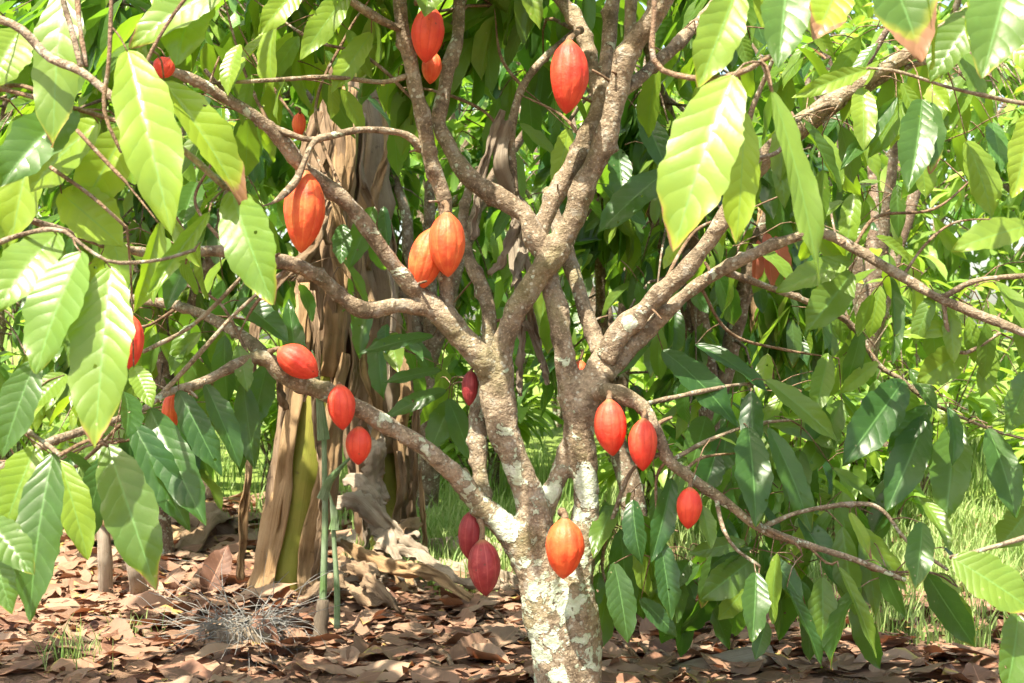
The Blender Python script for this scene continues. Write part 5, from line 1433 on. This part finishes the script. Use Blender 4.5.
# a dry curled sheath in front right and sticks
for pts, wd, nm, lab, mt in (
    ([lay(606, 655, .03), lay(650, 672, .02), lay(690, 680, .04), lay(735, 676, .05), lay(775, 668, .04)], .10, 'dry_sheath_strip', 'pale curled dry sheath lying at the bottom right of the trunk', 'sheath_pale'),):
    sp = spline(np.array(pts), 40)
    V, Q, UV = ribbon(sp, wd * np.linspace(.35, 1.2, 40), [0, -.7, 1], 1.2, .02, 10, 7, .6, .1)
    V[:, 2] = np.maximum(V[:, 2], gz(V[:, 0], V[:, 1]) + .006)
    o = build(nm, V, Q, M[mt], None, UV, None, True, origin=pts[0])
    tag(o, lab, 'dead leaf')
    thicken(o, .005)
STK = [
    ((460, 600), (520, 640), .008, 'thin stick lying on the leaf litter left of the trunk'),
    ((330, 665), (420, 683), .008, 'thin pale stick at the bottom edge in front of the shoot'),
    ((430, 655), (455, 690), .012, 'short thick stick at the bottom edge between shoot and trunk'),
    ((640, 668), (600, 645), .010, 'short grey stick at the right foot of the trunk'),
]
for (a, b, r_, lab) in STK:
    pa, pb = lay(*a, .02), lay(*b, .025)
    sp = spline(np.array([pa, (pa + pb) / 2 + [.02, .01, .02], pb]), 14)
    V, Q, UV = tube(sp, np.linspace(r_, r_ * .6, 14), 8, .2, 30)
    o = build('stick', V, Q, M['twig'], None, UV, None, True, origin=pa)
    tag(o, lab, 'stick', 'sticks on the ground')
# broken dry stalk standing at left
bs = empty('broken_stalk', lay(105, 598), 'broken pale dry stalk standing on two stubs behind the left leaves', 'dead stalk')
for k, (pts, r0, r1) in enumerate((([lay(106, 600, -.02), P(105, 560, 1.75), P(103, 524, 1.75)], .035, .027), ([lay(140, 596, -.02), P(136, 575, 1.7), P(128, 545, 1.72)], .04, .03),
                                   ([P(74, 492, 1.7), P(105, 522, 1.72), P(150, 560, 1.72)], .016, .02))):
    sp = spline(np.array(pts), 16)
    V, Q, UV = tube(sp, np.linspace(r0, r1, 16), 12, .18, 18)
    build('stub' if k < 2 else 'rail', V, Q, M['sheath_pale' if k < 2 else 'sheath'], bs, UV)

# rotted stump with grey fibres
sp_ = lay(243, 648)
ph = np.linspace(0, 2 * np.pi, 40, endpoint=False)
vv = np.linspace(0, 1, 16)
SV = []
for v_ in vv:
    for p_ in ph:
        rr = .15 * (1 - .25 * v_) * (1 if v_ < .97 else .2)
        q = np.array([math.cos(p_) * rr, math.sin(p_) * rr, v_ * .11 * (1 if v_ < .97 else .98)])
        q *= 1 + .35 * noise.noise(Vector(q * 14 + np.array([3., 0, 0])))
        SV.append(sp_ + q - [0, 0, .015])
i, j = np.meshgrid(np.arange(15), np.arange(40), indexing='ij')
SQ = np.stack([i * 40 + j, i * 40 + (j + 1) % 40, (i + 1) * 40 + (j + 1) % 40, (i + 1) * 40 + j], -1).reshape(-1, 4)
SU = np.stack([np.tile(np.arange(40) / 40, 16), np.repeat(vv, 40)], -1)
stp = build('rotted_stump', SV, SQ, M['rootmat'], None, SU, None, True, origin=sp_)
tag(stp, 'low rotted stump matted with grey root fibres in front of the thick banana stem', 'stump')
fb = MB()
r = np.random.default_rng(4)
for k in range(190):
    a = r.uniform(0, 6.28)
    p0 = sp_ + np.array([math.cos(a) * r.uniform(.02, .14), math.sin(a) * r.uniform(.02, .14), r.uniform(.07, .12)])
    pts = [p0]
    dr = np.array([math.cos(a), math.sin(a), .25]) * .028
    for _ in range(4):
        dr = dr + r.normal(0, .026, 3) + [0, 0, -.010]
        q = pts[-1] + dr
        q[2] = max(q[2], float(gz(q[0], q[1])) + .01)
        pts.append(q)
    V, Q, UV = tube(spline(np.array(pts), 14), np.linspace(.0017, .0008, 14), 4)
    fb.add(V, Q, UV)
o = fb.build('root_fibres', M['rootfibre'], stp)
o['kind'] = 'stuff'

# leaf litter: the mass, and the leaves one can pick out


def litter(n, xr, yr, seed, size=(.14, .27), lift=(.004, .05), nu=4, nv=8):
    r = np.random.default_rng(seed)
    x, y = r.uniform(*xr, n), r.uniform(*yr, n)
    B = np.stack([x, y, gz(x, y) + r.uniform(*lift, n)], -1)
    a = r.uniform(0, 6.28, n)
    D = np.stack([np.cos(a), np.sin(a), r.normal(.04, .10, n)], -1)
    N = np.stack([r.normal(0, .22, n), r.normal(0, .22, n), np.ones(n)], -1)
    flip = r.random(n) < .35
    N[flip] *= -1
    D[:, 2] -= .12
    L = r.uniform(*size, n)
    T = np.stack([r.random(n) ** 1.5, np.clip(r.normal(.55, .3, n), 0, 1), np.clip(r.normal(.2, .3, n), 0, .9)], -1)
    V, Q, UV, C = leaves(B, D, N, L, L * r.uniform(.34, .46, n), np.where(r.random(n) < .25, r.normal(.5, .45, n), r.normal(.1, .3, n)), r.normal(.12, .28, n), T, nu, nv, 0, .07, seed)
    top = gz(V[:, 0], V[:, 1])
    V[:, 2] = np.where(V[:, 2] - top > .07, top + .07 + .35 * (V[:, 2] - top - .07), V[:, 2])
    V[:, 2] = np.maximum(V[:, 2], gz(V[:, 0], V[:, 1]) + .003 + .004 * np.abs(np.sin(V[:, 0] * 40)))
    return V, Q, UV, C


lm = MB()
lm.add(*litter(1900, (-3.2, 3.2), (-.9, 1.9), 1, (.16, .31)))
lm.add(*litter(500, (-3.2, -.6), (1.8, 2.6), 8))
lm.add(*litter(1300, (-4.5, -.7), (2.4, 5.5), 2, (.16, .3), (.004, .06), 2, 5))
lm.add(*litter(3500, (-2.6, 2.6), (-.9, 2.2), 5, (.03, .09), (.02, .07), 2, 4))
lm.add(*litter(500, (1.5, 4.0), (1.5, 4.5), 3, (.14, .25), (.004, .04), 2, 5))
o = lm.build('leaf_litter', M['dead'])
tag(o, kind='stuff')
o['label'] = 'brown fallen cacao leaves covering the ground'
FL = [
    (110, 622, 205, 618, .5, .8, 'ribbed pale brown fallen leaf lying below the broken stalk'),
    (278, 655, 250, 612, .45, .35, 'reddish brown fallen leaf propped up against the rotted stump'),
    (205, 600, 232, 545, .5, .25, 'reddish fallen leaf standing on edge left of the thick banana stem'),
    (130, 655, 40, 625, .4, .6, 'tan fallen leaf flat on the ground at the lower left'),
    (60, 600, 130, 588, .45, .5, 'orange brown fallen leaf under the lowest left leaves'),
    (350, 668, 420, 640, .45, .5, 'reddish tan fallen leaf in front of the green shoot'),
    (470, 640, 420, 610, .4, .9, 'pale fallen leaf left of the trunk, showing its ribs'),
    (450, 672, 520, 655, .45, .45, 'brown fallen leaf at the bottom edge close to the trunk'),
    (640, 640, 700, 628, .4, .6, 'tan fallen leaf under the low right limb'),
    (860, 660, 930, 645, .4, .8, 'pale orange fallen leaf in front of the grass'),
    (690, 655, 640, 678, .45, .3, 'dark brown fallen leaf at the bottom, right of the trunk'),
    (180, 640, 215, 676, .4, .5, 'brown fallen leaf left of the rotted stump'),
]
for k, (x0, y0, x1, y1, wr, br, lab) in enumerate(FL):
    a, b = lay(x0, y0, .03), lay(x1, y1, .05) if k not in (1, 2) else P(x1, y1, lay(x0, y0)[1] + .06)
    if k in (1, 2):
        a, b = lay(x0, y0, .01), b
    ch = b - a
    L = np.linalg.norm(ch)
    if k not in (1, 2):
        L = min(L, .32)
    n_ = np.array([0, -.4, 1.0]) if k not in (1, 2) else np.array([.3, -1, .3])
    r = np.random.default_rng(k)
    V, Q, UV, C = leaves([a], [unit(ch) + np.array([0, 0, .15])], [n_], L, L * wr, r.uniform(.3, .9), r.uniform(.2, .5), np.array([.3 if br > .4 else 0, br, .1]), 12, 26, .006, .05, k)
    V[:, 2] = np.maximum(V[:, 2], gz(V[:, 0], V[:, 1]) + .004)
    o = build('fallen_leaf', V, Q, M['dead'], None, UV, C, True, origin=a)
    tag(o, lab, 'fallen leaf', 'larger fallen leaves on the litter')


# grass
def blades(x, y, h, wd, r, z=None):
    n = len(x)
    a = r.uniform(0, 6.28, n)
    ln = r.uniform(.15, .6, n)
    z = gz(x, y) if z is None else z
    pts = []
    for t_ in (0, .4, .75, 1.0):
        pts.append(np.stack([x + np.cos(a) * ln * h * t_ ** 2, y + np.sin(a) * ln * h * t_ ** 2, z + h * (t_ - .25 * t_ ** 3 * ln)], -1))
    sd = np.stack([-np.sin(a + .4), np.cos(a + .4), np.zeros(n)], -1)
    V = np.zeros((n, 8, 3))
    for k, ws in enumerate((1, .9, .6, .08)):
        V[:, k * 2] = pts[k] - sd * (wd * ws * .5)[:, None]
        V[:, k * 2 + 1] = pts[k] + sd * (wd * ws * .5)[:, None]
    q = np.array([[0, 1, 3, 2], [2, 3, 5, 4], [4, 5, 7, 6]])
    Q = (q[None] + (np.arange(n) * 8)[:, None, None]).reshape(-1, 4)
    T = np.repeat(np.stack([r.random(n), r.random(n), np.zeros(n)], -1), 8, axis=0)
    return V.reshape(-1, 3), Q, np.zeros((n * 8, 2)), T


gm = MB()
r = np.random.default_rng(21)
for (n, x0, x1, y0, y1, hh) in ((9000, 1.2, 4.2, 1.6, 5.2, .17), (12000, 1.0, 7.0, 4.5, 9.5, .26), (6000, -1.6, 1.6, 3.6, 8.5, .22), (8000, -.75, .5, 2.0, 4.4, .15), (5000, -7, 0, 5.5, 11, .25), (1500, 1.1, 2.6, .9, 2.2, .12), (6000, .8, 3.4, 1.9, 4.5, .16)):
    x, y = r.uniform(x0, x1, n), r.uniform(y0, y1, n)
    pat = np.sin(x * 2.3 + 1) * np.cos(y * 1.9) + .5 * np.sin(x * 6 + y * 5)
    m = r.random(n) < np.clip(.6 + .5 * pat, .12, 1)
    x, y = x[m], y[m]
    gm.add(*blades(x, y, hh * r.uniform(.4, 1.35, len(x)), r.uniform(.005, .014, len(x)), r))
o = gm.build('grass', M['grass'])
tag(o, kind='stuff')
for k, (px, py, n, hh, lab) in enumerate(((72, 668, 60, .16, 'small tuft of green grass at the lower left on the litter'), (135, 640, 26, .11, 'sparse grass sprouting right of the lower left tuft'), (885, 640, 70, .3, 'tall grass tuft standing in front of the clearing on the right'), (965, 655, 60, .3, 'tall pale grass tuft near the lower right corner'))):
    p = lay(px, py)
    r = np.random.default_rng(200 + k)
    x, y = p[0] + r.normal(0, .05, n), p[1] + r.normal(0, .04, n)
    V, Q, UV, T = blades(x, y, hh * r.uniform(.5, 1.2, n), r.uniform(.003, .006, n), r)
    o = build('grass_tuft', V, Q, M['grass'], None, UV, T, True, origin=p)
    tag(o, lab, 'grass', 'grass tufts')

# bright broad-leaved plants behind on the right
SHR = [(0.75, 4.4, 1.2, 'bright plant low behind the right stem, between trunk and right limb'), (1.75, 4.9, 1.5, 'broad bright plant behind the two pods of the right pair'),
       (2.7, 5.2, 1.6, 'tall yellowish plant behind the hanging tan dead leaf'), (3.6, 5.0, 1.2, 'yellow green plant behind the dark hanging leaves on the right'),
       (3.3, 8.0, 1.9, 'big pale plant at the back of the clearing'), (1.3, 6.3, 1.7, 'big bright plant behind the right fork'), (5.0, 8.2, 1.9, 'big pale plant behind the clearing at the right edge'),
       (-0.6, 6.6, 1.3, 'bright plant far behind the maroon pods'), (-3.6, 6.0, 1.5, 'bright plant behind the lowest left leaves'), (-1.7, 6.2, 1.4, 'bright plant behind the thick banana stem'),
       (1.25, 3.4, .9, 'long leaved plant behind the right stem of the trunk'), (2.1, 3.9, 1.0, 'bright long leaved plant under the right limb'), (3.1, 3.7, .8, 'bright low plant beside the grass on the right'),
       (2.4, 6.6, 1.3, 'tall bright plant at the back of the clearing'), (4.4, 7.2, 1.3, 'tall bright plant at the right of the clearing'), (-0.2, 5.9, 1.0, 'pale plant seen through the fork of the trunk'),
       (-2.6, 5.6, 1.1, 'bright plant behind the left leaves'), (0.9, 7.4, 1.4, 'tall plant far behind the right fork'), (5.6, 6.0, 1.2, 'bright plant at the far right edge')]
for k, (x, y, h, lab) in enumerate(SHR):
    z = float(gz(x, y))
    sb = empty('leafy_plant', (x, y, z), lab, 'plant', 'leafy plants behind the tree')
    r = np.random.default_rng(300 + k)
    st = MB()
    B, D, N, L, T = [], [], [], [], []
    for s_ in range(14):
        a = r.uniform(0, 6.28)
        tp = np.array([x, y, z]) + np.array([math.cos(a) * r.uniform(.1, .6) * max(1, h), math.sin(a) * r.uniform(.1, .6) * max(1, h), h * r.uniform(.6, 1.1)])
        bs_ = np.array([x, y, z - .02]) + r.normal(0, .06, 3) * [1, 1, 0]
        sp = spline(np.array([bs_, (bs_ + tp) / 2 + [0, 0, .12], tp]), 12)
        V, Q, UV = tube(sp, np.linspace(.009, .003, 12), 5)
        st.add(V, Q, UV)
        for q in range(9):
            b = sp[r.integers(4, 12)]
            aa = r.uniform(0, 6.28)
            B.append(b), D.append([math.cos(aa), math.sin(aa), r.uniform(-.3, .5)]), N.append([0, 0, 1.0]), L.append(r.uniform(.2, .42)), T.append([r.uniform(.2, .9), r.uniform(.5, 1), 0])
    st.build('stems', M['bark_far'], sb)['kind'] = 'stuff'
    L = np.array(L)
    V, Q, UV, C = leaves(B, D, N, L, L * .27, r.uniform(.4, 1.4, len(L)), .3, np.array(T), 2, 6, 0, .02, k)
    build('foliage', V, Q, M['leaf_far'], sb, UV, C)['kind'] = 'stuff'
